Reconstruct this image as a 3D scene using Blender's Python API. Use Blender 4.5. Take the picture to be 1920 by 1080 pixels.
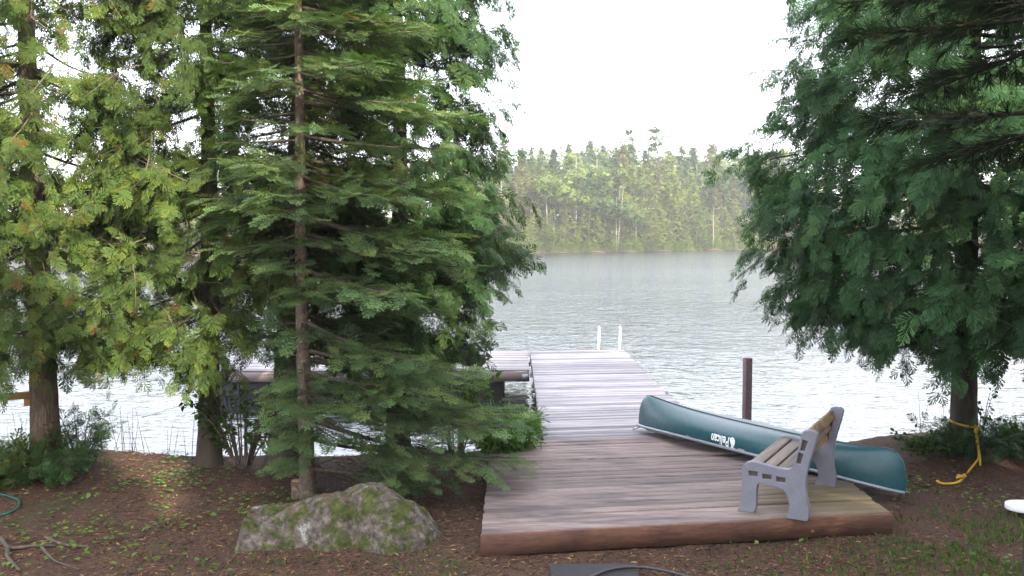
import bpy, bmesh, math, random
import numpy as np
from mathutils import Vector, Matrix, noise as mnoise

for o in list(bpy.data.objects):
    bpy.data.objects.remove(o)
scene = bpy.context.scene
R = math.radians
rng = np.random.default_rng(7)
random.seed(7)

# ------------------------------------------------------------------ camera, sky, sun, exposure
FPX, HZ, CAMH = 1700.0, 440.0, 2.86           # focal length in photo pixels, horizon row, camera height
TILT = math.atan((540 - HZ) / FPX)
cam_d = bpy.data.cameras.new('camera')
cam = bpy.data.objects.new('camera', cam_d)
scene.collection.objects.link(cam)
cam.location = (0, 0, CAMH)
cam.rotation_euler = (math.pi / 2 - TILT, 0, 0)
cam_d.sensor_width = 36
cam_d.lens = 36 * FPX / 1920
cam_d.clip_start = 0.05
cam_d.clip_end = 8000
scene.camera = cam

SUN_EL, SUN_AZ = R(25), R(31)                  # azimuth measured from straight behind the camera towards the right
sun_dir = Vector((math.sin(SUN_AZ) * math.cos(SUN_EL), -math.cos(SUN_AZ) * math.cos(SUN_EL), math.sin(SUN_EL)))
world = bpy.data.worlds.new('World')
scene.world = world
world.use_nodes = True
wn = world.node_tree
wn.nodes.clear()
sky = wn.nodes.new('ShaderNodeTexSky')
sky.sky_type = 'NISHITA'
sky.sun_disc = False
sky.sun_elevation = SUN_EL
sky.sun_rotation = math.atan2(sun_dir.x, sun_dir.y)
sky.air_density = 1.0
sky.dust_density = 4.0
sky.ozone_density = 1.0
bg = wn.nodes.new('ShaderNodeBackground')
bg.inputs['Strength'].default_value = 0.15
wo = wn.nodes.new('ShaderNodeOutputWorld')
veil = wn.nodes.new('ShaderNodeMix'); veil.data_type = 'RGBA'          # even veil of thin bright cloud over the whole sky
veil.inputs[0].default_value = 0.6
veil.inputs[7].default_value = (7.3, 7.3, 7.8, 1)
wn.links.new(sky.outputs[0], veil.inputs[6])
wn.links.new(veil.outputs[2], bg.inputs['Color'])
wn.links.new(bg.outputs[0], wo.inputs['Surface'])

sun_l = bpy.data.lights.new('sun', 'SUN')
sun_l.energy = 3.3
sun_l.angle = R(0.6)
sun_l.color = (1.0, 0.88, 0.70)
sun = bpy.data.objects.new('sun', sun_l)
scene.collection.objects.link(sun)
sun.rotation_euler = (-sun_dir).to_track_quat('-Z', 'Y').to_euler()

scene.view_settings.view_transform = 'Standard'
scene.view_settings.look = 'None'
scene.view_settings.gamma = 1
scene.view_settings.use_curve_mapping = False
scene.view_settings.exposure = 2.33
scene.render.resolution_x, scene.render.resolution_y = 1024, 576
scene.render.engine = 'CYCLES'
scene.cycles.max_bounces = 8
scene.cycles.transparent_max_bounces = 8

# ------------------------------------------------------------------ helpers
def at(px, py, z=None, y=None):
    """photo pixel -> point on the level z, or at the distance y"""
    a, b = (px - 960) / FPX, (540 - py) / FPX
    d = Vector((a, math.cos(TILT) + b * math.sin(TILT), -math.sin(TILT) + b * math.cos(TILT)))
    t = (z - CAMH) / d.z if z is not None else y / d.y
    return Vector((0, 0, CAMH)) + d * t

COL = scene.collection
def link(o, parent=None):
    COL.objects.link(o)
    if parent is not None:
        o.parent = parent
    return o
def tag(o, label=None, cat=None, group=None, kind=None):
    if label: o['label'] = label
    if cat: o['category'] = cat
    if group: o['group'] = group
    if kind: o['kind'] = kind
    return o
def thing(name, label, cat, loc=(0, 0, 0), rz=0, group=None):
    o = bpy.data.objects.new(name, None)
    o.empty_display_size = 0.1
    o.location = loc
    o.rotation_euler = (0, 0, rz)
    link(o)
    return tag(o, label, cat, group)

def np_mesh(name, V, F, mat=None, smooth=False, tint=None):
    """V (n,3); F (m,k) with k = 3 or 4, or a list of such arrays"""
    if not (isinstance(F, list) and len(F) and isinstance(F[0], np.ndarray)):
        F = [np.asarray(F)]
    F = [np.asarray(f, np.int32) for f in F if len(f)]
    me = bpy.data.meshes.new(name)
    V = np.ascontiguousarray(V, np.float32)
    me.vertices.add(len(V))
    me.vertices.foreach_set('co', V.ravel())
    loops = np.concatenate([f.ravel() for f in F])
    sizes = np.concatenate([np.full(len(f), f.shape[1], np.int32) for f in F])
    starts = np.concatenate([[0], np.cumsum(sizes)[:-1]]).astype(np.int32)
    me.loops.add(len(loops))
    me.loops.foreach_set('vertex_index', loops.astype(np.int32))
    me.polygons.add(len(sizes))
    me.polygons.foreach_set('loop_start', starts)
    me.polygons.foreach_set('loop_total', sizes)
    if smooth:
        me.polygons.foreach_set('use_smooth', np.ones(len(sizes), bool))
    if tint is not None:
        a = me.attributes.new('tint', 'FLOAT_COLOR', 'POINT')
        c = np.ones((len(V), 4), np.float32)
        c[:, :3] = tint
        a.data.foreach_set('color', c.ravel())
    me.update(calc_edges=True)
    if mat: me.materials.append(mat)
    return me
def obj(name, me, parent=None, loc=None, rz=0):
    o = bpy.data.objects.new(name, me)
    if loc is not None: o.location = loc
    if rz: o.rotation_euler = (0, 0, rz)
    return link(o, parent)

class MB:
    """collects boxes, prisms and tubes into one mesh"""
    def __init__(s): s.v, s.q, s.t, s.n = [], [], [], 0
    def add(s, V, Q=None, T=None):
        V = np.asarray(V, float).reshape(-1, 3)
        if Q is not None and len(Q): s.q.append(np.asarray(Q) + s.n)
        if T is not None and len(T): s.t.append(np.asarray(T) + s.n)
        s.v.append(V); s.n += len(V)
        return s
    def box(s, c, d, rz=0, ch=0.0):
        x, y, z = [k / 2 for k in d]
        V = np.array([(i * x, j * y, k * z) for k in (-1, 1) for j in (-1, 1) for i in (-1, 1)], float)
        Q = [(0, 2, 3, 1), (4, 5, 7, 6), (0, 1, 5, 4), (2, 6, 7, 3), (0, 4, 6, 2), (1, 3, 7, 5)]
        if rz:
            cs, sn = math.cos(rz), math.sin(rz)
            V = np.stack([V[:, 0] * cs - V[:, 1] * sn, V[:, 0] * sn + V[:, 1] * cs, V[:, 2]], 1)
        return s.add(V + np.array(c), Q)
    def tube(s, P, rad, n=8, cap=True):
        P = np.asarray(P, float); m = len(P)
        rad = np.broadcast_to(np.asarray(rad, float), (m,))
        T = np.gradient(P, axis=0); T /= np.linalg.norm(T, axis=1)[:, None] + 1e-9
        ref = np.array([0, 0, 1.0]) if abs(T[:, 2]).mean() < 0.8 else np.array([1.0, 0, 0])
        U = np.cross(T, ref); U /= np.linalg.norm(U, axis=1)[:, None] + 1e-9
        W = np.cross(T, U)
        a = np.linspace(0, 2 * math.pi, n, endpoint=False)
        V = P[:, None] + rad[:, None, None] * (np.cos(a)[None, :, None] * U[:, None] + np.sin(a)[None, :, None] * W[:, None])
        i = np.arange(m - 1)[:, None] * n; j = np.arange(n)[None]; k = (j + 1) % n
        Q = np.stack([i + j, i + k, i + n + k, i + n + j], -1).reshape(-1, 4)
        V = V.reshape(-1, 3); Tt = None
        if cap:
            V = np.vstack([V, P[0], P[-1]]); b = m * n
            jj = np.arange(n); kk = (jj + 1) % n
            Tt = np.vstack([np.stack([kk, jj, np.full(n, b)], 1), np.stack([(m - 1) * n + jj, (m - 1) * n + kk, np.full(n, b + 1)], 1)])
        return s.add(V, Q, Tt)
    def prism(s, poly, z0, z1):
        """poly: list of (x, y), counter-clockwise"""
        n = len(poly)
        V = [(x, y, z0) for x, y in poly] + [(x, y, z1) for x, y in poly]
        Q = [(i, (i + 1) % n, n + (i + 1) % n, n + i) for i in range(n)]
        c0, c1 = len(V), len(V) + 1
        cx = sum(p[0] for p in poly) / n; cy = sum(p[1] for p in poly) / n
        V += [(cx, cy, z0), (cx, cy, z1)]
        T = [((i + 1) % n, i, c0) for i in range(n)] + [(n + i, n + (i + 1) % n, c1) for i in range(n)]
        return s.add(V, Q, T)
    def mesh(s, name, mat=None, smooth=False):
        F = []
        if s.q: F.append(np.vstack(s.q))
        if s.t: F.append(np.vstack(s.t))
        return np_mesh(name, np.vstack(s.v), F, mat, smooth)
    def build(s, name, mat, parent=None, smooth=False, bevel=0):
        o = obj(name, s.mesh(name, mat, smooth), parent)
        if bevel:
            b = o.modifiers.new('bevel', 'BEVEL'); b.width = bevel; b.segments = 2; b.limit_method = 'ANGLE'
        return o

def fbm2(x, y, sc, seed=0, oct=4):
    """cheap vectorised value noise, about -1..1"""
    out = np.zeros_like(x, float); amp = 1.0; tot = 0
    for o in range(oct):
        X, Y = x * sc + 17.3 * seed + o * 5.1, y * sc + 9.7 * seed - o * 3.3
        xi, yi = np.floor(X), np.floor(Y); xf, yf = X - xi, Y - yi
        u, v = xf * xf * (3 - 2 * xf), yf * yf * (3 - 2 * yf)
        h = lambda a, b: (np.sin(a * 127.1 + b * 311.7 + seed * 74.7) * 43758.5453) % 1.0
        n = (h(xi, yi) * (1 - u) + h(xi + 1, yi) * u) * (1 - v) + (h(xi, yi + 1) * (1 - u) + h(xi + 1, yi + 1) * u) * v
        out += amp * (2 * n - 1); tot += amp; amp *= 0.5; sc *= 2.03
    return out / tot

# ------------------------------------------------------------------ materials
def new_mat(name):
    m = bpy.data.materials.new(name); m.use_nodes = True
    nt = m.node_tree; nt.nodes.clear()
    return m, nt, nt.nodes, nt.links
def nd(nt, t, **kw):
    n = nt.nodes.new(t)
    for k, v in kw.items():
        if k in n.inputs: n.inputs[k].default_value = v
        else: setattr(n, k, v)
    return n
def ramp(nt, src, stops):
    n = nt.nodes.new('ShaderNodeValToRGB')
    el = n.color_ramp.elements
    while len(el) < len(stops): el.new(0.5)
    for e, (p, c) in zip(el, stops):
        e.position = p; e.color = (c[0], c[1], c[2], 1) if not isinstance(c, (int, float)) else (c, c, c, 1)
    nt.links.new(src, n.inputs['Fac'])
    return n.outputs['Color']
def mix(nt, fac, a, b, mode='MIX'):
    n = nt.nodes.new('ShaderNodeMix'); n.data_type = 'RGBA'; n.blend_type = mode
    for sock, val in ((n.inputs[0], fac), (n.inputs[6], a), (n.inputs[7], b)):
        if isinstance(val, bpy.types.NodeSocket): nt.links.new(val, sock)
        elif isinstance(val, (int, float)): sock.default_value = val
        else: sock.default_value = (*val, 1)
    return n.outputs[2]
def math_n(nt, op, a, b=0.0):
    n = nt.nodes.new('ShaderNodeMath'); n.operation = op
    for i, v in enumerate((a, b)):
        if isinstance(v, bpy.types.NodeSocket): nt.links.new(v, n.inputs[i])
        else: n.inputs[i].default_value = v
    return n.outputs[0]
def coords(nt, kind='Object', scale=(1, 1, 1), loc=None):
    t = nt.nodes.new('ShaderNodeTexCoord') if kind != 'Position' else nt.nodes.new('ShaderNodeNewGeometry')
    mp = nt.nodes.new('ShaderNodeMapping')
    mp.inputs['Scale'].default_value = scale
    nt.links.new(t.outputs[kind], mp.inputs['Vector'])
    if loc is not None: nt.links.new(loc, mp.inputs['Location'])
    return mp.outputs[0]
def noise_t(nt, vec, scale, detail=4, rough=0.55, dist=0.0):
    n = nd(nt, 'ShaderNodeTexNoise'); n.inputs['Scale'].default_value = scale
    n.inputs['Detail'].default_value = detail; n.inputs['Roughness'].default_value = rough
    n.inputs['Distortion'].default_value = dist
    nt.links.new(vec, n.inputs['Vector'])
    return n.outputs['Fac']
def finish(nt, color, rough=0.6, bump=None, bstr=0.3, bdist=0.02, metal=0.0, coat=0.0, spec=0.5):
    p = nd(nt, 'ShaderNodeBsdfPrincipled'); out = nd(nt, 'ShaderNodeOutputMaterial')
    if isinstance(color, bpy.types.NodeSocket): nt.links.new(color, p.inputs['Base Color'])
    else: p.inputs['Base Color'].default_value = (*color, 1)
    if isinstance(rough, bpy.types.NodeSocket): nt.links.new(rough, p.inputs['Roughness'])
    else: p.inputs['Roughness'].default_value = rough
    p.inputs['Metallic'].default_value = metal
    p.inputs['Coat Weight'].default_value = coat
    p.inputs['Specular IOR Level'].default_value = spec
    if bump is not None:
        b = nd(nt, 'ShaderNodeBump'); b.inputs['Strength'].default_value = bstr; b.inputs['Distance'].default_value = bdist
        nt.links.new(bump, b.inputs['Height']); nt.links.new(b.outputs[0], p.inputs['Normal'])
    nt.links.new(p.outputs[0], out.inputs['Surface'])
    return p

def leaf_mat(name, col, trans=0.35, gloss=0.6, treevar=False):
    """leaf colour times the natural per-leaf variation stored in 'tint'"""
    m, nt, N, L = new_mat(name)
    at_ = nd(nt, 'ShaderNodeAttribute'); at_.attribute_name = 'tint'
    c = mix(nt, 1.0, col, at_.outputs['Color'], 'MULTIPLY')
    if treevar:
        oi = nd(nt, 'ShaderNodeObjectInfo')
        c = mix(nt, 1.0, c, ramp(nt, oi.outputs['Random'], [(0, (.42, .50, .55)), (.3, (.75, .85, .8)), (.55, (1.15, 1.1, .8)), (.8, (.85, .85, .78)), (1, (1.3, 1.3, 1.0))]), 'MULTIPLY')
    p = nd(nt, 'ShaderNodeBsdfPrincipled'); p.inputs['Roughness'].default_value = gloss
    p.inputs['Specular IOR Level'].default_value = 0.12
    t = nd(nt, 'ShaderNodeBsdfTranslucent')
    ct = mix(nt, 1.0, c, (1.15, 1.25, 0.6), 'MULTIPLY')
    L.new(c, p.inputs['Base Color']); L.new(ct, t.inputs['Color'])
    ms = nd(nt, 'ShaderNodeMixShader'); ms.inputs[0].default_value = trans
    L.new(p.outputs[0], ms.inputs[1]); L.new(t.outputs[0], ms.inputs[2])
    o = nd(nt, 'ShaderNodeOutputMaterial'); L.new(ms.outputs[0], o.inputs['Surface'])
    return m

M = {}
M['cedar_leaf'] = leaf_mat('cedar_foliage', (0.049, 0.086, 0.022))
M['cedar_leaf_blue'] = leaf_mat('cedar_foliage_bluish', (0.044, 0.104, 0.043))
M['cedar_leaf_mid'] = leaf_mat('cedar_foliage_green', (0.038, 0.084, 0.030))
M['fir_leaf'] = leaf_mat('fir_foliage', (0.078, 0.138, 0.056), 0.32)
M['pine_leaf'] = leaf_mat('pine_foliage', (0.022, 0.038, 0.022), 0.2)
M['broad_leaf'] = leaf_mat('broad_leaves', (0.050, 0.105, 0.024), 0.4)
M['far_leaf'] = leaf_mat('distant_foliage', (0.084, 0.116, 0.042), 0.3, 0.7, True)

def bark_mat(name, c1, c2, c3, vs=6, streak=30):
    m, nt, N, L = new_mat(name)
    v = coords(nt, 'Object', (streak, streak, vs))
    n1 = noise_t(nt, v, 1.0, 6, 0.65, 0.6)
    n2 = noise_t(nt, coords(nt, 'Object', (2, 2, 1.2)), 1.5, 3)
    c = ramp(nt, n1, [(0.3, c1), (0.55, c2), (0.75, c3)])
    c = mix(nt, math_n(nt, 'MULTIPLY', n2, 0.5), c, (0.09, 0.085, 0.06))
    finish(nt, c, 0.9, n1, 0.9, 0.02, spec=0.2)
    return m
M['cedar_bark'] = bark_mat('cedar_bark', (0.025, 0.018, 0.014), (0.10, 0.072, 0.056), (0.24, 0.18, 0.14))
M['fir_bark'] = bark_mat('fir_bark', (0.05, 0.035, 0.028), (0.15, 0.11, 0.085), (0.30, 0.26, 0.22), 18, 18)
M['dark_bark'] = bark_mat('dark_bark', (0.012, 0.009, 0.008), (0.035, 0.026, 0.021), (0.07, 0.055, 0.045))
M['twig'] = bark_mat('twig_bark', (0.05, 0.04, 0.032), (0.13, 0.10, 0.08), (0.25, 0.21, 0.17), 10, 20)
M['limb'] = bark_mat('limb_bark', (0.03, 0.023, 0.018), (0.075, 0.057, 0.045), (0.15, 0.12, 0.095), 10, 20)
M['birch_bark'] = bark_mat('pale_birch_bark', (0.14, 0.12, 0.10), (0.30, 0.27, 0.23), (0.48, 0.45, 0.40), 12, 3)
M['far_bark'] = bark_mat('distant_bark', (0.08, 0.06, 0.05), (0.16, 0.12, 0.10), (0.26, 0.22, 0.18), 2, 4)

def wood_mat(name, dark, mid, light, stain=0.5, bstr=0.5, algae=False, var=0.2, sun_patch=None):
    """weathered boards: grain along x of each board, board to board variation"""
    m, nt, N, L = new_mat(name)
    oi = nd(nt, 'ShaderNodeObjectInfo')
    sc = nd(nt, 'ShaderNodeVectorMath'); sc.operation = 'SCALE'; sc.inputs[0].default_value = (37, 23, 11)
    L.new(oi.outputs['Random'], sc.inputs['Scale'])
    v = coords(nt, 'Object', (1.6, 28, 28), sc.outputs[0])
    g1 = noise_t(nt, v, 1.0, 6, 0.65, 0.9)
    g2 = noise_t(nt, coords(nt, 'Object', (6, 110, 110), sc.outputs[0]), 1.0, 3, 0.6)
    c = ramp(nt, g1, [(0.22, dark), (0.48, mid), (0.78, light)])
    c = mix(nt, math_n(nt, 'MULTIPLY', g2, 0.35), c, dark)
    var = ramp(nt, oi.outputs['Random'], [(0, (1 - 1.3 * var,) * 3), (0.5, (1.0, 0.99, 0.98)), (1, (1 + .9 * var, 1 + .7 * var, 1 + .6 * var))])
    c = mix(nt, 1.0, c, var, 'MULTIPLY')
    st = noise_t(nt, coords(nt, 'Position', (0.7, 2.6, 1)), 1.1, 5, 0.6, 0.4)
    sm = ramp(nt, st, [(0.48, 0.0), (0.62, 1.0)])
    c = mix(nt, math_n(nt, 'MULTIPLY', sm, stain), c, (dark[0] * 0.9, dark[1] * 0.98, dark[2] * 1.15))
    if sun_patch:  # warm sunlight patches put into the board colour
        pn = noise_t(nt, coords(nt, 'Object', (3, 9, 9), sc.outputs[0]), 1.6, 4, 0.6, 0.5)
        c = mix(nt, ramp(nt, pn, [(0.46, 0.0), (0.56, 0.85)]), c, sun_patch)
    if algae:
        # greenish film on the corner under the bench
        geo = nd(nt, 'ShaderNodeNewGeometry')
        d = nd(nt, 'ShaderNodeVectorMath'); d.operation = 'DISTANCE'; d.inputs[1].default_value = (3.3, 8.9, 0.2)
        L.new(geo.outputs['Position'], d.inputs[0])
        nn = noise_t(nt, coords(nt, 'Position', (1, 1, 1)), 2.5, 4)
        dd = math_n(nt, 'ADD', d.outputs['Value'], math_n(nt, 'MULTIPLY', nn, 0.9))
        am = ramp(nt, math_n(nt, 'MULTIPLY', dd, 0.5), [(0.35, 0.75), (0.85, 0.0)])
        c = mix(nt, am, c, (0.120, 0.098, 0.040))
    bh = math_n(nt, 'ADD', g1, math_n(nt, 'MULTIPLY', g2, 0.5))
    finish(nt, c, 0.8, bh, bstr, 0.006, spec=0.3)
    return m
M['deck'] = wood_mat('weathered_deck_boards', (0.058, 0.046, 0.043), (0.196, 0.152, 0.142), (0.325, 0.268, 0.254), 0.6, 0.7, True, 0.22)
M['dock'] = wood_mat('grey_dock_boards', (0.11, 0.102, 0.110), (0.27, 0.256, 0.272), (0.40, 0.382, 0.395), 0.45, 0.5, False, 0.38)
M['fascia'] = wood_mat('red_brown_fascia', (0.050, 0.025, 0.017), (0.130, 0.063, 0.041), (0.22, 0.118, 0.075), 0.5)
M['post'] = wood_mat('brown_post_wood', (0.08, 0.052, 0.055), (0.19, 0.125, 0.13), (0.28, 0.20, 0.20), 0.4)
M['slat'] = wood_mat('worn_sun_patched_slats', (0.07, 0.055, 0.046), (0.165, 0.135, 0.112), (0.25, 0.21, 0.18), 0.4, 0.6, False, 0.2, (0.27, 0.165, 0.06))  # worn back slats, orange sun dapples painted into their colour
M['seat'] = wood_mat('grey_seat_slats', (0.07, 0.058, 0.05), (0.165, 0.14, 0.122), (0.25, 0.22, 0.195), 0.4, 0.6, False, 0.2)
M['rail'] = wood_mat('orange_rail_wood', (0.13, 0.075, 0.03), (0.34, 0.20, 0.085), (0.46, 0.30, 0.15), 0.4)
M['grey_wood'] = wood_mat('grey_brown_wood', (0.11, 0.09, 0.09), (0.25, 0.205, 0.205), (0.36, 0.31, 0.31), 0.4)

def plain(name, col, rough=0.5, metal=0.0, var=0.2, sc=20, bstr=0.1, coat=0.0, spec=0.5):
    m, nt, N, L = new_mat(name)
    n = noise_t(nt, coords(nt, 'Object'), sc, 4)
    n2 = noise_t(nt, coords(nt, 'Object'), sc * 0.13, 3)
    k = math_n(nt, 'MULTIPLY', math_n(nt, 'ADD', n, n2), 0.5)
    a = tuple(c * (1 - var) for c in col); b = tuple(min(1, c * (1 + var)) for c in col)
    c = ramp(nt, k, [(0.35, a), (0.65, b)])
    finish(nt, c, rough, n, bstr, 0.004, metal, coat, spec)
    return m
M['resin'] = plain('grey_resin', (0.148, 0.15, 0.182), 0.6, 0, 0.14, 60, 0.25)
M['slot'] = plain('brown_slot_backing', (0.055, 0.045, 0.032), 0.8)
M['hull'] = plain('teal_green_plastic_hull', (0.009, 0.060, 0.072), 0.42, 0, 0.25, 140, 0.16, 0.0, 0.5)
M['trim'] = plain('dark_trim', (0.05, 0.052, 0.060), 0.45)
M['gunwale'] = plain('grey_gunwale', (0.22, 0.24, 0.28), 0.4, 0.2)
M['white_print'] = plain('white_print', (0.72, 0.75, 0.76), 0.6, 0, 0.12, 60)
M['white_plastic'] = plain('white_plastic', (0.78, 0.78, 0.80), 0.4, 0, 0.06, 8)
M['alu'] = plain('aluminium_tube', (0.72, 0.71, 0.75), 0.35, 0.6, 0.05)
M['black_plastic'] = plain('black_plastic', (0.012, 0.011, 0.014), 0.5)
M['hose'] = plain('dark_green_hose', (0.008, 0.07, 0.055), 0.45)
M['rope_yellow'] = plain('yellow_rope', (0.50, 0.30, 0.02), 0.8, 0, 0.3, 120, 0.6)
M['rope_pale'] = plain('pale_rope', (0.45, 0.38, 0.34), 0.85, 0, 0.3, 120, 0.6)
M['slab'] = plain('dark_slab', (0.018, 0.017, 0.020), 0.9, 0, 0.4, 30, 0.6)
M['steel'] = plain('galvanised_steel', (0.25, 0.25, 0.27), 0.55, 0.5)
M['dark_rock'] = plain('dark_wet_rock', (0.03, 0.026, 0.03), 0.8, 0, 0.4, 8, 0.8)
M['cut_wood'] = plain('cut_wood_face', (0.34, 0.22, 0.13), 0.8, 0, 0.2, 40)
M['reed'] = plain('reed_stems', (0.075, 0.085, 0.05), 0.7)

def ground_mat():
    m, nt, N, L = new_mat('needle_littered_soil')
    v = coords(nt, 'Position')
    n1 = noise_t(nt, v, 2.2, 6, 0.6)
    n2 = noise_t(nt, v, 38, 5, 0.7)
    n3 = noise_t(nt, v, 0.9, 4, 0.6, 0.3)
    vo = nd(nt, 'ShaderNodeTexVoronoi'); vo.inputs['Scale'].default_value = 34; L.new(v, vo.inputs['Vector'])
    c = ramp(nt, n2, [(0.3, (0.018, 0.012, 0.010)), (0.5, (0.060, 0.035, 0.025)), (0.72, (0.145, 0.085, 0.054))])
    c = mix(nt, ramp(nt, n1, [(0.4, 0.0), (0.65, 0.6)]), c, (0.034, 0.022, 0.018))
    bits = ramp(nt, vo.outputs['Color'], [(0.55, 0.0), (0.75, 0.55)])
    c = mix(nt, bits, c, (0.10, 0.053, 0.030))
    # thin moss
    c = mix(nt, ramp(nt, n3, [(0.56, 0.0), (0.7, 0.5)]), c, (0.035, 0.060, 0.016))
    h = math_n(nt, 'ADD', n2, math_n(nt, 'MULTIPLY', n1, 1.5))
    finish(nt, c, 0.95, h, 0.8, 0.03, spec=0.15)
    return m
M['ground'] = ground_mat()

def water_mat():
    m, nt, N, L = new_mat('lake_water')
    v = coords(nt, 'Position', (0.8, 0.9, 1))
    w1 = noise_t(nt, v, 1.15, 3, 0.5, 0.6)
    w2 = noise_t(nt, coords(nt, 'Position', (1.6, 3.4, 1)), 1.6, 3, 0.55, 0.8)
    w3 = noise_t(nt, coords(nt, 'Position', (0.02, 0.06, 1)), 1.0, 4, 0.6, 0.6)
    h = math_n(nt, 'ADD', w1, math_n(nt, 'MULTIPLY', w2, 0.35))
    # sheltered water near the bank is calmer
    geo = nd(nt, 'ShaderNodeNewGeometry'); sx = nd(nt, 'ShaderNodeSeparateXYZ'); L.new(geo.outputs['Position'], sx.inputs[0])
    mr = nd(nt, 'ShaderNodeMapRange'); L.new(sx.outputs['Y'], mr.inputs['Value'])
    mr.inputs['From Min'].default_value = 14; mr.inputs['From Max'].default_value = 45
    mr.inputs['To Min'].default_value = 0.22; mr.inputs['To Max'].default_value = 1.0
    amp = math_n(nt, 'MULTIPLY', mr.outputs[0], math_n(nt, 'ADD', math_n(nt, 'MULTIPLY', w3, 1.6), 0.1))
    h = math_n(nt, 'MULTIPLY', h, amp)
    p = finish(nt, (0.010, 0.014, 0.016), 0.06, h, 1.0, 0.26)
    p.inputs['IOR'].default_value = 1.333
    return m
M['water'] = water_mat()

def boulder_mat():
    m, nt, N, L = new_mat('mossy_lichen_rock')
    v = coords(nt, 'Object')
    n1 = noise_t(nt, v, 3.2, 6, 0.65, 0.4); n2 = noise_t(nt, v, 14, 6, 0.7); n3 = noise_t(nt, v, 4.6, 5, 0.65, 0.6)
    c = ramp(nt, n2, [(0.3, (0.022, 0.018, 0.015)), (0.5, (0.085, 0.071, 0.060)), (0.72, (0.20, 0.175, 0.155))])
    c = mix(nt, ramp(nt, n1, [(0.60, 0.0), (0.63, 0.8)]), c, ramp(nt, n2, [(0.35, (0.06, 0.062, 0.055)), (0.6, (0.27, 0.28, 0.25))]))
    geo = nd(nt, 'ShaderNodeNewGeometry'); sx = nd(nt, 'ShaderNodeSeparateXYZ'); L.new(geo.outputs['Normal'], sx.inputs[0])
    moss = ramp(nt, n3, [(0.47, 0.0), (0.55, 1.0)])
    c = mix(nt, math_n(nt, 'MULTIPLY', moss, 0.92), c, ramp(nt, n2, [(0.35, (0.020, 0.030, 0.008)), (0.7, (0.075, 0.085, 0.018))]))
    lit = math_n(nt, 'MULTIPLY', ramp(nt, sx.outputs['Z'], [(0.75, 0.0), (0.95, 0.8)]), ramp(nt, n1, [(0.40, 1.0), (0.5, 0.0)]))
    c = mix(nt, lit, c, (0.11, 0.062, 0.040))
    finish(nt, c, 0.95, math_n(nt, 'ADD', n2, n1), 0.8, 0.04, spec=0.2)
    return m
M['boulder'] = boulder_mat()

# ------------------------------------------------------------------ the setting: ground and lake
WATER = -0.63
def bank_y(x):
    return 11.75 + 0.35 * fbm2(x, x * 0 + 3.1, 0.35, 3) + 0.9 * np.exp(-((x - 6.2) / 1.6) ** 2) + 0.15 * np.exp(-((x + 6.0) / 1.5) ** 2)
def far_y(x):
    return 168 + 0.75 * np.clip(x, -40, 60) + 5 * fbm2(x, x * 0, 0.03, 5)
def ground_z(x, y):
    x = np.asarray(x, float); y = np.asarray(y, float)
    z = 0.035 * fbm2(x, y, 0.7, 1) + 0.018 * fbm2(x, y, 4.5, 2, 3)
    z = z + 0.20 * np.exp(-((x - 5.7) ** 2 + (y - 11.5) ** 2) / 1.3 ** 2) + 0.10 * np.exp(-((x + 5.7) ** 2 + (y - 11.1) ** 2) / 0.8 ** 2)
    e = y - bank_y(x)
    near = np.where(e < 0, z, np.maximum(z - 1.1 * e - 1.2 * np.clip(e, 0, 0.25), -3.0))
    f = y - far_y(x)
    hill = np.clip(f * 0.16, -3, None)
    hill = np.where(f > 0, 9.5 * (1 - np.exp(-np.clip(f, 0, None) / 55)) + 0.6 * fbm2(x, y, 0.06, 8), np.maximum(f * 0.16, -3.0)) + WATER
    z = np.where(y > 60, np.maximum(hill, -3.0), near)
    return z
def axis(lo, hi, fine0, fine1, st, extra):
    a = list(np.arange(fine0, fine1 + 1e-6, st))
    s, p = st, fine1
    while p < hi:
        s *= 1.22
        if extra and p > extra[0] and p < extra[1]: s = min(s, extra[2])
        p += s; a.append(p)
    s, p = st, fine0
    b = []
    while p > lo: s *= 1.25; p -= s; b.append(p)
    return np.array(b[::-1] + a)
gx = axis(-1200, 1200, -7.2, 7.2, 0.11, None)
gy = axis(-400, 2200, 6.6, 13.4, 0.08, (60, 300, 5.0))
GX, GY = np.meshgrid(gx, gy)
GZ = ground_z(GX, GY)
nx, ny = len(gx), len(gy)
i = np.arange(ny - 1)[:, None] * nx; j = np.arange(nx - 1)[None]
GQ = np.stack([i + j, i + j + 1, i + nx + j + 1, i + nx + j], -1).reshape(-1, 4)
ground = obj('ground', np_mesh('ground', np.stack([GX, GY, GZ], -1).reshape(-1, 3), GQ, M['ground'], True))
tag(ground, 'brown needle littered bank sloping to the lake', 'ground', kind='structure')
lake = obj('lake', np_mesh('lake', [(-1100, 10.5, WATER), (1100, 10.5, WATER), (1100, 262, WATER), (-1100, 262, WATER)], [(0, 1, 2, 3)], M['water']))
tag(lake, 'rippled pale lake reflecting the bright sky', 'lake', kind='structure')

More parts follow.
